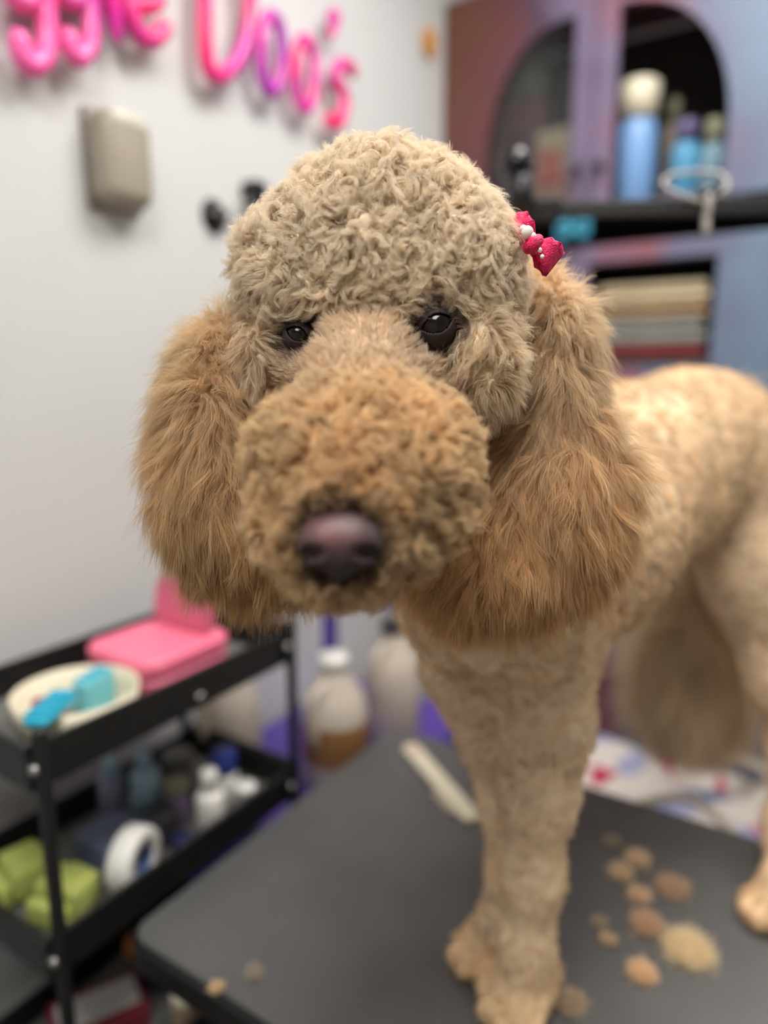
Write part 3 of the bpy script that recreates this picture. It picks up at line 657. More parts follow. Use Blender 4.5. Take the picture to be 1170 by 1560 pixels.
#DOG
# ------------------------------------------------------------------ the poodle: one continuous body grown from blended volumes
VOX = 0.003
class Field:
    """signed distance volume on a grid, filled primitive by primitive"""
    def __init__(self, lo, hi, h):
        self.lo = np.array(lo); self.h = h; self.n = np.ceil((np.array(hi) - self.lo) / h).astype(int) + 1
        self.F = np.full(self.n, 0.2, np.float32)
    def sub(self, lo, hi):
        a = np.clip(np.floor((lo - self.lo) / self.h).astype(int), 0, self.n - 1); b = np.clip(np.ceil((hi - self.lo) / self.h).astype(int) + 1, 1, self.n)
        sl = tuple(slice(x, y) for x, y in zip(a, b))
        g = [self.lo[i] + self.h * np.arange(a[i], b[i]) for i in range(3)]
        P = np.stack(np.meshgrid(*g, indexing='ij'), -1).astype(np.float32); return sl, P
def d_cone(P, a, b, ra, rb):
    a, b = np.asarray(a, np.float32), np.asarray(b, np.float32); ab = b - a; t = np.clip(((P - a) @ ab) / (ab @ ab), 0, 1)
    return np.linalg.norm(P - a - t[..., None] * ab, axis=-1) - (ra + (rb - ra) * t)
def d_ell(P, c, R, r):
    q = (P - np.asarray(c, np.float32)) @ np.asarray(R, np.float32); r = np.asarray(r, np.float32)
    k0 = np.linalg.norm(q / r, axis=-1); k1 = np.linalg.norm(q / (r * r), axis=-1)
    return k0 * (k0 - 1.0) / np.maximum(k1, 1e-6)
def smin(a, b, k):
    h = np.maximum(k - np.abs(a - b), 0) / k; return np.minimum(a, b) - h * h * k * 0.25
def noise3(P, s, seed):
    """cheap smooth vector noise from random sines"""
    r = np.random.default_rng(seed); out = np.zeros_like(P)
    for _ in range(5):
        k = r.normal(size=(3, 3)) * s; ph = r.uniform(0, 6.28, 3); out += np.sin(P @ k + ph)
    return out / 2.2
PR = []          # (group, kind, args, k)
def cone(g, a, b, ra, rb, k=0.03): PR.append((g, 'c', (np.array(a), np.array(b), ra, rb), k))
def chain(g, pts, k=0.03):
    for (a, ra), (b, rb) in zip(pts, pts[1:]): cone(g, a, b, ra, rb, k)
def elp(g, px, py, dd, rx, ry, rz, tilt=0.0, k=0.03, yaw=0.0):
    T = math.radians(tilt); Y = math.radians(yaw)
    R = RC @ np.array([[math.cos(T), -math.sin(T), 0], [math.sin(T), math.cos(T), 0], [0, 0, 1]]) @ np.array([[math.cos(Y), 0, math.sin(Y)], [0, 1, 0], [-math.sin(Y), 0, math.cos(Y)]])
    PR.append((g, 'e', (at(px, py, dd), R, np.array([rx * dd / F, ry * dd / F, rz])), k))
def dist(kind, args, P): return d_cone(P, *args) if kind == 'c' else d_ell(P, *args)
A = at
# head
elp('top', 575, 432, 0.54, 178, 156, 0.082)
elp('top', 588, 388, 0.53, 126, 110, 0.07)
elp('top', 452, 430, 0.51, 70, 84, 0.052, -14, k=0.02); elp('top', 694, 425, 0.505, 76, 96, 0.055, 10, k=0.02)
elp('cheek', 414, 540, 0.515, 40, 56, 0.04, -12, 0.02)
elp('cheek', 722, 545, 0.50, 48, 88, 0.05, 6, 0.02)
elp('top', 560, 440, 0.487, 120, 56, 0.04, k=0.02)
elp('face', 560, 556, 0.49, 145, 80, 0.046, k=0.02)
cone('face', A(560, 555, 0.465), A(556, 610, 0.44), 0.03, 0.033, 0.02)
cone('muz', A(556, 672, 0.432), A(550, 735, 0.408), 0.040, 0.044, 0.02)
cone('muz', A(550, 735, 0.408), A(528, 800, 0.388), 0.044, 0.034, 0.02)
elp('muz', 474, 736, 0.412, 58, 96, 0.038, 6, 0.02); elp('muz', 628, 736, 0.41, 64, 98, 0.039, -10, 0.02)
elp('muz', 482, 695, 0.425, 56, 58, 0.03, k=0.02); elp('muz', 634, 698, 0.422, 58, 58, 0.03, k=0.02)
elp('muz', 526, 816, 0.395, 92, 44, 0.032, k=0.02)
# ears
elp('ear_a', 344, 585, 0.535, 54, 90, 0.032, -14, 0.012); elp('ear_a', 328, 690, 0.52, 60, 120, 0.034, -8, 0.02)
elp('ear_a', 348, 770, 0.51, 74, 80, 0.034, 14, 0.02); elp('ear_a', 432, 812, 0.52, 92, 54, 0.028, 12, 0.02)
elp('ear_b', 826, 496, 0.55, 42, 76, 0.034, 16, 0.012); elp('ear_b', 840, 600, 0.54, 46, 120, 0.036, 6, 0.02)
elp('ear_b', 840, 755, 0.535, 100, 128, 0.040, 4, 0.02); elp('ear_b', 764, 848, 0.535, 122, 74, 0.034, 10, 0.02)
# neck and trunk
chain('chest', [(A(620, 560, 0.60), 0.07), (A(690, 760, 0.66), 0.075), (A(770, 860, 0.72), 0.098)], 0.04)
chain('body', [(A(770, 850, 0.73), 0.10), (A(845, 800, 0.78), 0.116), (A(950, 735, 0.92), 0.112), (A(1050, 688, 1.03), 0.105), (A(1110, 690, 1.10), 0.098)], 0.05)
chain('chest', [(A(752, 905, 0.68), 0.085), (A(795, 960, 0.71), 0.068)], 0.04)
# front legs
chain('leg', [(A(830, 990, 0.70), 0.046), (A(830, 1100, 0.712), 0.041), (A(822, 1210, 0.725), 0.032), (A(812, 1330, 0.735), 0.0255), (A(803, 1440, 0.742), 0.0245)], 0.03)
chain('leg', [(A(712, 1010, 0.745), 0.05), (A(756, 1120, 0.765), 0.036), (A(774, 1230, 0.775), 0.026), (A(776, 1340, 0.782), 0.021), (A(766, 1400, 0.785), 0.021)], 0.02)
# hind legs
chain('leg', [(A(1120, 740, 1.02), 0.092), (A(1158, 880, 0.985), 0.066), (A(1192, 1030, 0.98), 0.04), (A(1212, 1140, 1.0), 0.027), (A(1206, 1260, 0.95), 0.025), (A(1200, 1350, 0.895), 0.026)], 0.04)
chain('leg', [(A(1120, 760, 1.12), 0.085), (A(1180, 900, 1.10), 0.055), (A(1225, 1050, 1.09), 0.034), (A(1245, 1150, 1.08), 0.026), (A(1245, 1240, 1.02), 0.025), (A(1245, 1300, 0.965), 0.026)], 0.03)
# paws with toes, resting on the table
def paw(c, fwd, scale=1.0):
    c = np.array([c[0], c[1], TZ]); f = np.array([fwd[0], fwd[1], 0.0]); f /= np.linalg.norm(f); s = np.array([-f[1], f[0], 0])
    u = np.array([0, 0, 1.0]); q = scale
    cone('paw', c + u * 0.034 * q - f * 0.006, c + u * 0.02 * q + f * 0.02 * q, 0.027 * q, 0.0195 * q, 0.02)
    for o_, fl_, r in ((-0.027, 0.026, 0.0115), (-0.0095, 0.042, 0.0125), (0.0095, 0.042, 0.0125), (0.027, 0.026, 0.0115)):
        o_ *= q; fl_ *= q; r *= q
        cone('paw', c + u * 0.028 * q + s * o_ * 0.7 + f * 0.004, c + s * o_ + f * fl_ + u * (r + 0.001), r, r, 0.007)
pawF = on(800, 1530, 2, TZ); pawF2 = on(752, 1462, 2, TZ); pawH = on(1196, 1400, 2, TZ); pawH2 = on(1245, 1330, 2, TZ)
for pw_, fw, ql in ((pawF, (-0.30, -0.95), 1.08), (pawF2, (-0.55, -0.82), 1.0), (pawH, (-0.75, -0.65), 1.05), (pawH2, (-0.75, -0.65), 1.0)): paw(pw_, fw, ql)
chain('leg', [(A(803, 1440, 0.742), 0.0245), (np.array([pawF[0], pawF[1], TZ + 0.035]), 0.027)], 0.02)
chain('leg', [(A(766, 1400, 0.785), 0.021), (np.array([pawF2[0], pawF2[1], TZ + 0.035]), 0.025)], 0.02)
chain('leg', [(A(1200, 1350, 0.895), 0.026), (np.array([pawH[0], pawH[1], TZ + 0.035]), 0.027)], 0.02)
chain('leg', [(A(1245, 1300, 0.965), 0.026), (np.array([pawH2[0], pawH2[1], TZ + 0.035]), 0.026)], 0.02)
# tail
chain('tail', [(A(1105, 640, 1.17), 0.03), (A(1085, 740, 1.235), 0.026), (A(1062, 860, 1.245), 0.032), (A(1048, 970, 1.245), 0.062), (A(1050, 1050, 1.245), 0.06), (A(1056, 1105, 1.245), 0.03)], 0.03)

lo = np.array([1e9] * 3); hi = -lo
def bounds(kind, args):
    if kind == 'c':
        a, b, ra, rb = args; r = max(ra, rb); return np.minimum(a, b) - r, np.maximum(a, b) + r
    c, R, r = args; e = np.sqrt(((R * r) ** 2).sum(1)); return c - e, c + e
for g, kd, ar, k in PR:
    a, b = bounds(kd, ar); lo = np.minimum(lo, a); hi = np.maximum(hi, b)
fld = Field(lo - 0.02, hi + 0.02, VOX)
for g, kd, ar, k in PR:
    a, b = bounds(kd, ar); sl, P = fld.sub(a - 0.04, b + 0.04)
    fld.F[sl] = smin(fld.F[sl], dist(kd, ar, P), k)
# eye sockets
EYES = [(A(455, 513, 0.466), 0.0094), (A(664, 499, 0.460), 0.0125)]
for c, r in EYES:
    cc = c - (RC @ np.array([0, 0, -1.0])) * 0.012
    sl, P = fld.sub(cc - 0.05, cc + 0.05)
    d_ = np.linalg.norm(P - cc.astype(np.float32), axis=-1) - (r + 0.007)
    fld.F[sl] = -smin(-fld.F[sl], d_, 0.008)

def surface_nets(Fv, lo, h):
    S = Fv < 0; n = np.array(Fv.shape) - 1
    cnt = np.zeros(n, np.int8); cs = [(i, j, k) for i in (0, 1) for j in (0, 1) for k in (0, 1)]
    def sh(Ar, o): return Ar[o[0]:o[0] + n[0], o[1]:o[1] + n[1], o[2]:o[2] + n[2]]
    for o in cs: cnt += sh(S, o)
    act = (cnt > 0) & (cnt < 8); idx = np.argwhere(act); vid = np.full(n, -1, np.int64); vid[act] = np.arange(len(idx))
    fc = {o: Fv[idx[:, 0] + o[0], idx[:, 1] + o[1], idx[:, 2] + o[2]] for o in cs}
    acc = np.zeros((len(idx), 3)); num = np.zeros(len(idx))
    for o in cs:
        for ax in range(3):
            if o[ax]: continue
            o2 = list(o); o2[ax] = 1; f0, f1 = fc[o], fc[tuple(o2)]
            m = (f0 < 0) != (f1 < 0); t = np.where(m, f0 / np.where(m, f0 - f1, 1), 0)
            p = np.tile(np.array(o, float), (len(idx), 1)); p[:, ax] += t
            acc += p * m[:, None]; num += m
    V = lo + h * (idx + acc / num[:, None]); Q = []
    for ax in range(3):
        b_, c_ = [(1, 2), (2, 0), (0, 1)][ax]
        s0 = [slice(None)] * 3; s1 = [slice(None)] * 3; s0[ax] = slice(0, -1); s1[ax] = slice(1, None)
        A0, A1 = S[tuple(s0)], S[tuple(s1)]; e = np.argwhere(A0 != A1)
        ok = (e[:, b_] > 0) & (e[:, c_] > 0) & (e[:, b_] < n[b_]) & (e[:, c_] < n[c_]); e = e[ok]
        inside_ = A0[e[:, 0], e[:, 1], e[:, 2]]
        def cell(db, dc):
            q = e.copy(); q[:, b_] -= db; q[:, c_] -= dc; return vid[q[:, 0], q[:, 1], q[:, 2]]
        q = np.stack([cell(1, 1), cell(0, 1), cell(0, 0), cell(1, 0)], 1)
        q[~inside_] = q[~inside_][:, ::-1]; Q.append(q)
    return V, np.concatenate(Q)
V, Q = surface_nets(fld.F, fld.lo, VOX)
# light smoothing of the vertices
for _ in range(2):
    acc = np.zeros_like(V); cn = np.zeros(len(V))
    for i in range(4):
        np.add.at(acc, Q[:, i], V[Q[:, (i + 1) % 4]] + V[Q[:, (i + 3) % 4]]); np.add.at(cn, Q[:, i], 2)
    V = 0.5 * V + 0.5 * acc / cn[:, None]
V[:, 2] = np.maximum(V[:, 2], TZ + 0.0006)
fn = np.cross(V[Q[:, 2]] - V[Q[:, 0]], V[Q[:, 3]] - V[Q[:, 1]]); VN = np.zeros_like(V)
for i in range(4): np.add.at(VN, Q[:, i], fn)
VN /= np.maximum(np.linalg.norm(VN, axis=1, keepdims=True), 1e-9)

LUMP = True
GROUPS = ['top', 'cheek', 'face', 'muz', 'ear_a', 'ear_b', 'body', 'leg', 'paw', 'tail', 'chest']
def region_dist(P):
    D = np.full((len(P), len(GROUPS)), 1.0, np.float32); P = P.astype(np.float32)
    for g, kd, ar, k in PR:
        j = GROUPS.index(g); D[:, j] = np.minimum(D[:, j], dist(kd, ar, P))
    return D
VD = region_dist(V)
# soft curl mounds: rounded cushions raised on the coat (topknot, muzzle, cheeks, ears)
def mounds(groups, spacing, height, seed):
    global V
    r = np.random.default_rng(seed); j = [GROUPS.index(g) for g in groups]
    o_ = [i for i in range(len(GROUPS)) if i not in j]
    wgt = np.clip((VD[:, o_].min(1) - VD[:, j].min(1)) / 0.008, 0, 1); ids = np.nonzero(wgt > 0)[0]
    seeds = []; kdn = kdtree.KDTree(len(ids))
    left = r.permutation(ids)
    Pn = V + (np.sin(V[:, [1, 2, 0]] * 260 + 1.3) * 0.0022)
    taken = np.zeros(len(V), bool)
    kall = kdtree.KDTree(len(ids))
    for i in ids: kall.insert(Pn[i], int(i))
    kall.balance()
    for i in left:
        if taken[i]: continue
        seeds.append(i)
        for _, k_, _ in kall.find_range(Pn[i], spacing * r.uniform(0.7, 1.2)): taken[k_] = True
    ks = kdtree.KDTree(len(seeds)); hs = r.uniform(0.55, 1.25, len(seeds))
    for q_, i in enumerate(seeds): ks.insert(Pn[i], q_)
    ks.balance(); dz = np.zeros(len(V))
    for i in ids:
        _, q_, d0 = ks.find(Pn[i]); dz[i] = hs[q_] * max(0.0, 1 - (d0 / (spacing * 0.85)) ** 2)
    V = V + VN * (dz * wgt * height)[:, None]
mounds(['top'], 0.019, 0.0075, 1); mounds(['muz'], 0.015, 0.0065, 2); mounds(['cheek'], 0.014, 0.004, 3); mounds(['ear_a', 'ear_b'], 0.022, 0.004, 4); mounds(['body', 'chest'], 0.024, 0.003, 5); mounds(['leg'], 0.018, 0.0018, 6)
fn = np.cross(V[Q[:, 2]] - V[Q[:, 0]], V[Q[:, 3]] - V[Q[:, 1]]); VN = np.zeros_like(V)
for i in range(4): np.add.at(VN, Q[:, i], fn)
VN /= np.maximum(np.linalg.norm(VN, axis=1, keepdims=True), 1e-9)
GC = {'top': (249, 236, 214), 'cheek': (244, 226, 198), 'face': (242, 224, 200), 'muz': (234, 206, 164), 'ear_a': (222, 184, 134), 'ear_b': (220, 183, 136), 'body': (224, 198, 164), 'leg': (233, 207, 174), 'paw': (230, 198, 156), 'tail': (250, 233, 202), 'chest': (238, 212, 178)}
GCL = np.array([s2l(GC[g]) for g in GROUPS])
def reg_col(D):
    W = np.exp(-(D - D.min(1, keepdims=True)) / 0.006); W /= W.sum(1, keepdims=True); return W @ GCL
VC = reg_col(VD)
# ears: pale cream where they leave the topknot, apricot towards the ends
zt_e, zb_e = A(820, 470, 0.53)[2], A(820, 800, 0.52)[2]
we = np.exp(-(VD - VD.min(1, keepdims=True)) / 0.006); we = (we[:, 4] + we[:, 5]) / we.sum(1)
ge = np.clip((V[:, 2] - zb_e) / (zt_e - zb_e), 0, 1) * we
VC = VC * (1 - 0.75 * ge[:, None]) + np.array(s2l((240, 222, 192))) * 0.75 * ge[:, None]
VC = VC * (1 + 0.10 * noise3(V, 55, 41)[:, :1] + 0.05 * noise3(V, 150, 42)[:, :1])
VC = VC * np.minimum(1, 0.94 / VC.max(1))[:, None]
NOSE = A(519, 824, 0.352)
SK = np.array(s2l((92, 62, 58)))
for c, r in EYES:
    dd_ = np.linalg.norm(V - c, axis=1); wgt = np.clip((r + 0.012 - dd_) / 0.009, 0, 1)[:, None]; VC = VC * (1 - wgt) + SK * wgt
dd_ = np.linalg.norm(V - NOSE, axis=1); wgt = np.clip((0.027 - dd_) / 0.008, 0, 1)[:, None]; VC = VC * (1 - wgt) + SK * wgt

dogbase = np.array([0.12, 0.80, TZ]); dogbase[:2] = (pawF[:2] + pawH2[:2]) / 2
dog = thing('poodle', dogbase, 'tan curly poodle with fluffy ears standing on the grooming table', 'dog')
def attr_mat(name, rough=0.8, transl=0.0, spec=0.2, bumpy=False):
    m = bpy.data.materials.new(name); m.use_nodes = True; nt = m.node_tree; b = nt.nodes['Principled BSDF']
    at_ = nt.nodes.new('ShaderNodeAttribute'); at_.attribute_name = 'fur_tint'
    nt.links.new(at_.outputs['Color'], b.inputs['Base Color']); b.inputs['Roughness'].default_value = rough; b.inputs['Specular IOR Level'].default_value = spec
    if transl:
        tr_ = nt.nodes.new('ShaderNodeBsdfTranslucent'); nt.links.new(at_.outputs['Color'], tr_.inputs['Color'])
        mx = nt.nodes.new('ShaderNodeMixShader'); mx.inputs[0].default_value = transl
        nt.links.new(b.outputs[0], mx.inputs[1]); nt.links.new(tr_.outputs[0], mx.inputs[2]); nt.links.new(mx.outputs[0], nt.nodes['Material Output'].inputs[0])
    if bumpy:
        tc = nt.nodes.new('ShaderNodeTexCoord'); n2 = nt.nodes.new('ShaderNodeTexNoise'); n2.inputs['Scale'].default_value = 160; n2.inputs['Detail'].default_value = 5
        nt.links.new(tc.outputs['Object'], n2.inputs['Vector']); bp = nt.nodes.new('ShaderNodeBump'); bp.inputs['Strength'].default_value = 0.6; bp.inputs['Distance'].default_value = 0.003
        nt.links.new(n2.outputs['Fac'], bp.inputs['Height']); nt.links.new(bp.outputs['Normal'], b.inputs['Normal'])
    return m
M_skin = attr_mat('undercoat', 0.9, bumpy=True); M_fur = attr_mat('fur_strands', 0.5, 0.45, 0.3)
me = bpy.data.meshes.new('body'); me.from_pydata((V - dogbase).tolist(), [], Q.tolist())
ca = me.attributes.new('fur_tint', 'FLOAT_COLOR', 'POINT'); ca.data.foreach_set('color', np.concatenate([VC, np.ones((len(V), 1))], 1).astype(np.float32).ravel())
link_mesh('body', me, M_skin, dog)

# ------------------------------------------------------------------ fur strands
T3 = np.concatenate([Q[:, [0, 1, 2]], Q[:, [0, 2, 3]]])
tarea = 0.5 * np.linalg.norm(np.cross(V[T3[:, 1]] - V[T3[:, 0]], V[T3[:, 2]] - V[T3[:, 0]]), axis=1)
tcen = V[T3].mean(1); tnor = VN[T3].mean(1); treg = VD.argmin(1)[T3[:, 0]]
view = tcen - CAM; view /= np.linalg.norm(view, axis=1, keepdims=True); facing = -(view * tnor).sum(1)
def unit(a): return a / np.maximum(np.linalg.norm(a, axis=-1, keepdims=True), 1e-9)
GRAV = np.array([0, 0, -1.0])
NPTS = 8
def fur(name, regs, count, length, lay, clumps, clump, curl, turns, radius, flow=None, seed=1, jitter=0.12, cull=-0.45, colvar=0.12, mask=None, tip=0.25, label=None, sag=0.0, lenfn=None, colfn=None, npts=NPTS):
    r = np.random.default_rng(seed)
    ok = np.isin(treg, [GROUPS.index(g) for g in regs]) & (facing > cull)
    if mask is not None: ok &= mask(tcen)
    ti = np.nonzero(ok)[0]; pw_ = tarea[ti]; sel = r.choice(ti, count, p=pw_ / pw_.sum())
    b = r.random((count, 2)); fl_ = b.sum(1) > 1; b[fl_] = 1 - b[fl_]
    w3 = np.stack([1 - b.sum(1), b[:, 0], b[:, 1]], 1)[..., None]
    P = (V[T3[sel]] * w3).sum(1); N = unit((VN[T3[sel]] * w3).sum(1)); C = (VC[T3[sel]] * w3).sum(1)
    # clump guides are a subset of the roots
    ci = r.choice(count, min(clumps, count), replace=False); kd = kdtree.KDTree(len(ci))
    for i, q in enumerate(P[ci]): kd.insert(q, i)
    kd.balance()
    cid = np.fromiter((kd.find(p_)[1] for p_ in P), dtype=np.int64, count=count)
    K_ = len(ci); cP, cN = P[ci], N[ci]
    fdir = flow(cP, cN) if flow is not None else np.tile(GRAV, (K_, 1))
    fdir = fdir - (fdir * cN).sum(1, keepdims=True) * cN * 0.9
    cD = unit(cN * (1 - lay) + fdir * lay + noise3(cP, 90, seed) * 0.16 + r.normal(size=(K_, 3)) * jitter)
    e1 = unit(np.cross(cD, np.array([0.3, 0.4, 0.86]) + 0.25 * r.normal(size=(K_, 3)))); e2 = np.cross(cD, e1)
    coh = noise3(cP, 110, seed + 50)
    cL = length * r.uniform(0.75, 1.2, K_)
    if lenfn is not None: cL = cL * lenfn(cP)
    ph = coh[:, 0] * 3.0 + r.normal(size=K_) * 0.5; tw = turns * r.uniform(0.8, 1.2, K_) * np.sign(coh[:, 1] + 0.01); cr = curl * r.uniform(0.5, 1.4, K_)
    t = np.linspace(0, 1, npts)
    a = ph[:, None] + 6.283 * tw[:, None] * t
    amp = (cr[:, None] * np.minimum(1, t * 2.2))[..., None]
    disp = cL[:, None, None] * cD[:, None, :] * t[None, :, None] + amp * ((np.cos(a) - np.cos(ph)[:, None])[..., None] * e1[:, None] + (np.sin(a) - np.sin(ph)[:, None])[..., None] * e2[:, None])
    disp = disp + GRAV * (sag * cL[:, None, None] * (t ** 2)[None, :, None])
    sl = r.uniform(0.65, 1.1, count)[:, None, None]
    D_ = disp[cid]
    own = P[:, None] + D_ * sl + (unit(r.normal(size=(count, 3))) * length * 0.13)[:, None] * (t ** 1.3)[None, :, None] + N[:, None] * 0.0
    ctr_ = cP[cid][:, None] + D_ * sl
    kf = (clump * t ** 0.9)[None, :, None]
    X = own + (ctr_ - own) * kf
    X[..., 2] = np.maximum(X[..., 2], TZ + 0.001)
    C = C * (1 + r.normal(size=K_)[cid] * colvar)[:, None] * (1 + r.normal(size=count) * colvar * 0.8)[:, None]
    if colfn is not None: C = colfn(P, C)
    C = np.maximum(C, 0.01); C = C * np.minimum(1, 0.94 / C.max(1))[:, None]
    hc_ = bpy.data.hair_curves.new(name); hc_.add_curves([npts] * count)
    hc_.attributes['position'].data.foreach_set('vector', (X - dogbase).astype(np.float32).ravel())
    ra = hc_.attributes.get('radius') or hc_.attributes.new('radius', 'FLOAT', 'POINT')
    prof = radius * (1 - (1 - tip) * t ** 1.5); ra.data.foreach_set('value', np.tile(prof, count).astype(np.float32))
    cc = hc_.attributes.new('fur_tint', 'FLOAT_COLOR', 'CURVE'); cc.data.foreach_set('color', np.concatenate([C, np.ones((count, 1))], 1).astype(np.float32).ravel())
    hc_.materials.append(M_fur)
    o = bpy.data.objects.new(name, hc_); COL.objects.link(o); o.parent = dog
    if label: o['label'] = label
    return o
def away(pts):
    def f(Pt):
        m = np.ones(len(Pt), bool)
        for c, r in pts: m &= np.linalg.norm(Pt - c, axis=1) > r
        return m
    return f
ex = away([(c, r + 0.001) for c, r in EYES] + [(NOSE, 0.0225)])
VIEWB = RC @ np.array([0, 0, -1.0]); RIGHT = RC @ np.array([1.0, 0, 0]); UP = RC @ np.array([0, 1.0, 0])
muz_c = A(550, 700, 0.42)
def muz_flow(P, N):
    q = P - A(535, 700, 0.40); x = (q @ RIGHT)[:, None]
    return unit(RIGHT * np.sign(x) * np.minimum(1, np.abs(x) / 0.03) * 0.8 - UP * 0.6 + VIEWB * 0.4)
def ear_flow(P, N): return unit(np.tile(GRAV, (len(P), 1)) + noise3(P, 22, 5) * 0.22)
def body_flow(P, N): return unit(np.array([0.5, 0.45, -0.75]) + noise3(P, 30, 9) * 0.3)
sm = 1.0
def swirl(seed, sc_, g=0.35):
    return lambda P, N: unit(noise3(P, sc_, seed) + GRAV * g)
def muz_swirl(P, N): return unit(muz_flow(P, N) * 0.7 + noise3(P, 150, 8))
fur('topknot', ['top'], 140000, 0.0135, 0.6, 7000, 0.42, 0.0032, 0.75, 0.00012, flow=swirl(21, 130, 0.45), seed=11, mask=ex, sag=0.12, label='cream fluffy topknot')
fur('cheek_fur', ['cheek'], 32000, 0.015, 0.6, 3500, 0.3, 0.0022, 0.6, 0.00012, flow=swirl(22, 120, 0.9), seed=12, mask=ex, sag=0.2)
fur('face_fur', ['face'], 30000, 0.0085, 0.62, 3000, 0.35, 0.001, 0.6, 0.00012, flow=lambda P, N: unit(UP * 0.7 + RIGHT * np.tanh(((P - A(560, 540, 0.45)) @ RIGHT) / 0.02)[:, None] * 0.4 + noise3(P, 120, 77) * 0.35), seed=13, mask=ex)
fur('muzzle_fur', ['muz'], 90000, 0.0115, 0.6, 5000, 0.4, 0.0028, 0.75, 0.00012, flow=muz_swirl, seed=14, mask=ex, label='apricot curly muzzle')
fur('nose_bridge_fur', ['muz'], 9000, 0.0085, 0.45, 1500, 0.3, 0.001, 0.6, 0.00012, flow=lambda P, N: unit(-UP * 0.5 + noise3(P, 120, 66) * 0.5), seed=44, mask=lambda Pt: (np.linalg.norm(Pt - NOSE, axis=1) > 0.0185) & (np.linalg.norm(Pt - NOSE, axis=1) < 0.036))
for nm, g_, sd in (('ear_fur', 'ear_a', 15), ('ear_fur', 'ear_b', 16)):
    fur(nm, [g_], 90000, 0.034, 0.78, 7000, 0.3, 0.0026, 0.7, 0.00011, flow=ear_flow, seed=sd, sag=0.2, jitter=0.16, label='long wavy apricot ear hair')
ztop = A(820, 475, 0.53)[2]
for g_, sd, zc in (('ear_b', 31, A(830, 520, 0.53)[2]), ('ear_a', 32, A(340, 590, 0.53)[2])):
    fur('ear_crown_fur', [g_], 9000, 0.022, 0.45, 900, 0.3, 0.003, 0.7, 0.00012, flow=ear_flow, seed=sd, sag=0.3, mask=lambda Pt, zc=zc: Pt[:, 2] > zc, cull=-0.8)
fur('body_fur', ['body', 'chest'], 46000, 0.009, 0.66, 5000, 0.5, 0.0014, 0.7, 0.0003, flow=body_flow, seed=17, npts=5)
fur('leg_fur', ['leg', 'paw'], 30000, 0.0065, 0.6, 4000, 0.4, 0.001, 0.7, 0.0003, flow=lambda P, N: unit(np.tile(GRAV, (len(P), 1)) + noise3(P, 40, 3) * 0.5), seed=18, npts=5, colvar=0.16)
fur('tail_fur', ['tail'], 24000, 0.08, 0.6, 4000, 0.25, 0.004, 0.7, 0.00035, seed=19, cull=-0.8, sag=0.3, label='long brushed tail plume')

# ------------------------------------------------------------------ eyes, eyelids, nose
M_eye = mat('dark_brown_eye', (16, 11, 9), 0.12, var=0.3, spec=0.4); M_lid = mat('dark_eyelid_skin', (46, 33, 33), 0.7, bump=0.3, bscale=700)
for c, r in EYES:
    bm = bmesh.new(); bmesh.ops.create_uvsphere(bm, u_segments=32, v_segments=20, radius=r)
    e = from_bm('eye', bm, M_eye, dog, loc=c - dogbase)
    Rm = RC
    # skin lids: a shell around the eyeball with an almond opening, inner corner lower
    bm = bmesh.new(); bmesh.ops.create_uvsphere(bm, u_segments=64, v_segments=48, radius=r * 1.05)
    T_ = math.radians(-24 if c is EYES[0][0] else 20); kill = []
    for f in bm.faces:
        q = f.calc_center_median() / r; x = q.x * math.cos(T_) + q.y * math.sin(T_); y = -q.x * math.sin(T_) + q.y * math.cos(T_)
        k_ = max(0.0, 1 - (x / 0.86) ** 2)
        if q.z < -0.35 or (q.z > 0 and -0.52 * k_ < y < 0.46 * k_): kill.append(f)
    bmesh.ops.delete(bm, geom=kill, context='FACES'); bmesh.ops.transform(bm, matrix=Matrix(RC.tolist()).to_4x4(), verts=bm.verts)
    ld_ = from_bm('eyelid', bm, M_lid, e); md = ld_.modifiers.new('thick', 'SOLIDIFY'); md.thickness = 0.0011; md.offset = 1.0
# nose
nf = Field(NOSE - 0.035, NOSE + 0.035, 0.0014); sl, P = nf.sub(NOSE - 0.034, NOSE + 0.034)
def npt(x, y, z): return NOSE + RC @ np.array([x, y, z])      # x right, y up, z towards the camera
def ne(c, r): return d_ell(P, npt(*c), RC, r)
f_ = ne((0, 0.002, 0), (0.0205, 0.0135, 0.015)); f_ = smin(f_, ne((-0.009, -0.003, 0.003), (0.0115, 0.011, 0.0115)), 0.006); f_ = smin(f_, ne((0.009, -0.003, 0.003), (0.0115, 0.011, 0.0115)), 0.006)
f_ = smin(f_, ne((0, -0.01, 0.001), (0.007, 0.010, 0.0105)), 0.006)
for s in (-1, 1):
    f_ = -smin(-f_, d_cone(P, npt(s * 0.0085, -0.0062, 0.017), npt(s * 0.0135, -0.0045, 0.009), 0.0032, 0.0034), 0.003)
    f_ = -smin(-f_, d_cone(P, npt(s * 0.0135, -0.0045, 0.012), npt(s * 0.0185, -0.008, 0.004), 0.0022, 0.0016), 0.002)
f_ = -smin(-f_, d_cone(P, npt(0, -0.004, 0.0165), npt(0, -0.019, 0.0125), 0.0009, 0.0012), 0.002)
nf.F[sl] = f_
nV, nQ = surface_nets(nf.F, nf.lo, nf.h)
M_nose = bpy.data.materials.new('nose_leather'); M_nose.use_nodes = True
nt = M_nose.node_tree; b = nt.nodes['Principled BSDF']; an = nt.nodes.new('ShaderNodeAttribute'); an.attribute_name = 'fur_tint'; nt.links.new(an.outputs['Color'], b.inputs['Base Color'])
b.inputs['Roughness'].default_value = 0.42
tcn = nt.nodes.new('ShaderNodeTexCoord'); vn = nt.nodes.new('ShaderNodeTexVoronoi'); vn.inputs['Scale'].default_value = 900; nt.links.new(tcn.outputs['Object'], vn.inputs['Vector'])
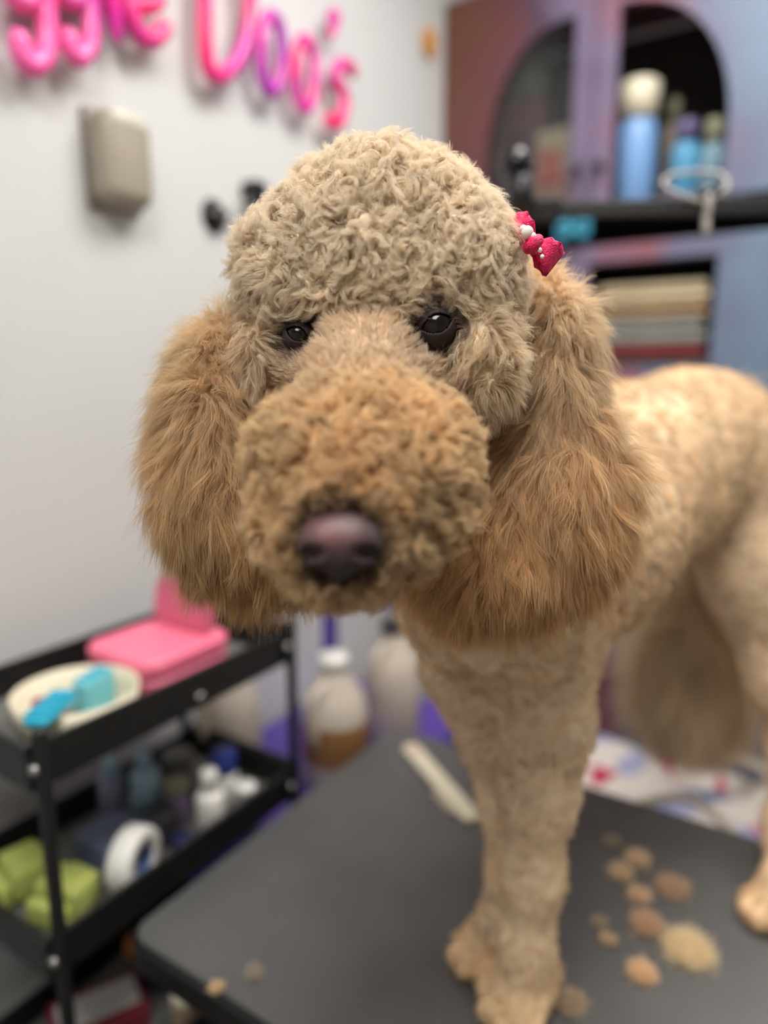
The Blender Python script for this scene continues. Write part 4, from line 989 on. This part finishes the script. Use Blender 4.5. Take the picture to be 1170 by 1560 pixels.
bpn = nt.nodes.new('ShaderNodeBump'); bpn.inputs['Strength'].default_value = 0.35; bpn.inputs['Distance'].default_value = 0.0006; nt.links.new(vn.outputs['Distance'], bpn.inputs['Height']); nt.links.new(bpn.outputs['Normal'], b.inputs['Normal'])
me = bpy.data.meshes.new('nose'); me.from_pydata((nV - NOSE).tolist(), [], nQ.tolist())
loc_ = (nV - NOSE) @ RC
pk = np.exp(-((loc_[:, 0] + 0.003) / 0.0125) ** 2 - ((loc_[:, 1] - 0.004) / 0.0075) ** 2)[:, None]
nc = np.array(s2l((58, 46, 50))) * (1 - pk) + np.array(s2l((124, 84, 84))) * pk
ca = me.attributes.new('fur_tint', 'FLOAT_COLOR', 'POINT'); ca.data.foreach_set('color', np.concatenate([nc, np.ones((len(nc), 1))], 1).astype(np.float32).ravel())
nose = link_mesh('nose', me, M_nose, dog, loc=NOSE - dogbase); nose['label'] = 'pinkish brown nose with dark rim'

# ------------------------------------------------------------------ pink lace bow with pearls
bw = A(812, 372, 0.475)
hb = thing('hair_bow', bw, 'hot pink lace bow with white pearls clipped to the poodle ear', 'bow')
M_lace = mat('hot_pink_lace', (232, 28, 96), 0.6, var=0.25, scale=260, bump=0.8, bscale=800)
BL = lambda px, py, d_: A(px, py, d_) - bw
def ribbon(name, pts, wv, th=0.0014):
    bm = bmesh.new(); L_, R_ = [], []
    for i, p_ in enumerate(pts):
        L_.append(p_ - wv[i]); R_.append(p_ + wv[i])
    nrm = -VIEWB
    rows = []
    for i in range(len(pts)):
        row = []
        for f in np.linspace(-1, 1, 7):
            q = pts[i] + wv[i] * f + nrm * 0.0022 * math.sin(f * 9 + i * 1.9) * abs(f); row.append(bm.verts.new(q))
        rows.append(row)
    for A_, B_ in zip(rows, rows[1:]):
        for k in range(6): bm.faces.new((A_[k], A_[k + 1], B_[k + 1], B_[k]))
    o = from_bm(name, bm, M_lace, hb); md = o.modifiers.new('thick', 'SOLIDIFY'); md.thickness = th; return o
axd = unit(BL(842, 402, 0.478) - BL(778, 342, 0.47)); crs = unit(np.cross(axd, VIEWB))
for lobe, (p0, p1) in enumerate((((812, 372), (776, 340)), ((812, 372), (846, 404)))):
    pts = []; ws = []
    for f in np.linspace(0, 1, 9):
        q = BL(p0[0] + (p1[0] - p0[0]) * f, p0[1] + (p1[1] - p0[1]) * f, 0.474) - VIEWB * 0.009 * math.sin(f * 3.0)
        pts.append(q); ws.append(crs * (0.004 + 0.006 * math.sin(min(1, f * 1.2) * 1.57)))
    ribbon('loop', pts, ws)
    pts2 = [q + VIEWB * 0.012 * math.sin(f * 3.1) for q, f in zip(pts, np.linspace(0, 1, 9))]
    ribbon('under_loop', pts2, ws)
tube('knot', [BL(805, 378, 0.462), BL(812, 372, 0.458), BL(819, 366, 0.462)], [0.004, 0.0055, 0.004], M_lace, hb, 10)
for px, py, r in ((803, 354, 0.0042), (811, 360, 0.0026), (797, 349, 0.0026), (822, 381, 0.0016), (826, 391, 0.0014)):
    bm = bmesh.new(); bmesh.ops.create_uvsphere(bm, u_segments=16, v_segments=10, radius=r); from_bm('pearl', bm, M_pearl, hb, loc=BL(px, py, 0.458))

# ------------------------------------------------------------------ cut hair tufts on the table
M_tuft = attr_mat('cut_hair', 0.7, 0.3, 0.2)
TU = [(932, 1285, 9, (150, 140, 124), 'faint grey hair tuft nearest the far table edge'), (971, 1312, 13, (206, 184, 156), 'cream hair tuft upper right of the small pair'), (946, 1333, 13, (200, 180, 152), 'cream hair tuft upper left of the small pair'), (974, 1367, 12, (200, 174, 146), 'tan hair tuft below the small pair'), (1025, 1357, 17, (170, 142, 116), 'brown wide hair tuft in the dog shadow'), (985, 1412, 17, (186, 154, 126), 'ragged brown hair tuft left of the largest tuft'), (1048, 1452, 25, (230, 200, 164), 'largest pale hair tuft on the black table'), (978, 1485, 15, (216, 186, 150), 'pale hair tuft nearest the front edge'), (926, 1433, 9, (186, 164, 136), 'small tan hair tuft right of the front leg'), (914, 1408, 9, (150, 138, 120), 'faint hair wisp right of the front leg'), (870, 1532, 16, (164, 148, 126), 'grey hair wisp beside the front paw'), (330, 1506, 8, (190, 166, 130), 'tiny tan hair tuft near the near left table edge'), (388, 1485, 10, (150, 144, 132), 'pale grey hair wisp near the left table corner')]
def tuft(px, py, rp, c, label, seed):
    r = np.random.default_rng(seed); o0 = on(px, py, 2, TZ); R_ = rp / F * np.linalg.norm(o0 - CAM)
    t = thing('hair_tuft', o0, label, 'hair tuft', 'cut hair tufts on the table')
    bm = bmesh.new()
    for k in range(7):
        a_ = r.uniform(0, 6.283); q_ = (0 if k == 0 else R_ * r.uniform(0.25, 0.75)); sz = R_ * (0.5 if k == 0 else r.uniform(0.2, 0.42))
        g_ = bmesh.ops.create_icosphere(bm, subdivisions=2, radius=sz); al = r.uniform(0.6, 1.5); ph = r.uniform(0, 6, 2)
        for v in g_['verts']:
            x, y, z = v.co; f_ = 1 + 0.25 * math.sin(x / sz * 4 + ph[0]) + 0.2 * math.sin(y / sz * 5 + ph[1])
            v.co = Vector((x * f_ * al + q_ * math.cos(a_), y * f_ / al + q_ * math.sin(a_), max(0, z * f_ * 0.5) + 0.0006))
    me_o = from_bm('clump', bm, mat('tuft_hair', c, 0.9, var=0.15, scale=120, bump=0.7, bscale=300), t)
    n = int(160 + 20 * rp); k = 6; ang_ = r.uniform(0, 6.283, n); rr = np.sqrt(r.random(n)) * R_
    base = np.stack([rr * np.cos(ang_), rr * np.sin(ang_), 0.45 * np.sqrt(np.maximum(0, R_ ** 2 - rr ** 2))], 1)
    dr = unit(np.stack([np.cos(ang_), np.sin(ang_), r.uniform(0.1, 0.9, n)], 1) + r.normal(size=(n, 3)) * 0.5); tt = np.linspace(0, 1, k)
    X = base[:, None] + dr[:, None] * (R_ * 1.0 * r.uniform(0.3, 1, n))[:, None, None] * tt[None, :, None] + r.normal(size=(n, 3))[:, None] * R_ * 0.15 * np.sin(tt * 5)[None, :, None]
    X[..., 2] = np.maximum(X[..., 2], 0.0006)
    hc_ = bpy.data.hair_curves.new('wisps'); hc_.add_curves([k] * n); hc_.attributes['position'].data.foreach_set('vector', X.astype(np.float32).ravel())
    ra = hc_.attributes.get('radius') or hc_.attributes.new('radius', 'FLOAT', 'POINT'); ra.data.foreach_set('value', np.full(n * k, 0.0003, np.float32))
    cc = hc_.attributes.new('fur_tint', 'FLOAT_COLOR', 'CURVE'); cc.data.foreach_set('color', np.tile(np.array(s2l(c) + (1,), np.float32), n))
    hc_.materials.append(M_tuft); o = bpy.data.objects.new('wisps', hc_); COL.objects.link(o); o.parent = t
for i, (px, py, rp, c, lb) in enumerate(TU): tuft(px, py, rp * 0.85, tuple(min(250, v * 0.78 + w_ * 0.40) for v, w_ in zip(c, (206, 190, 168))), lb, 100 + i)
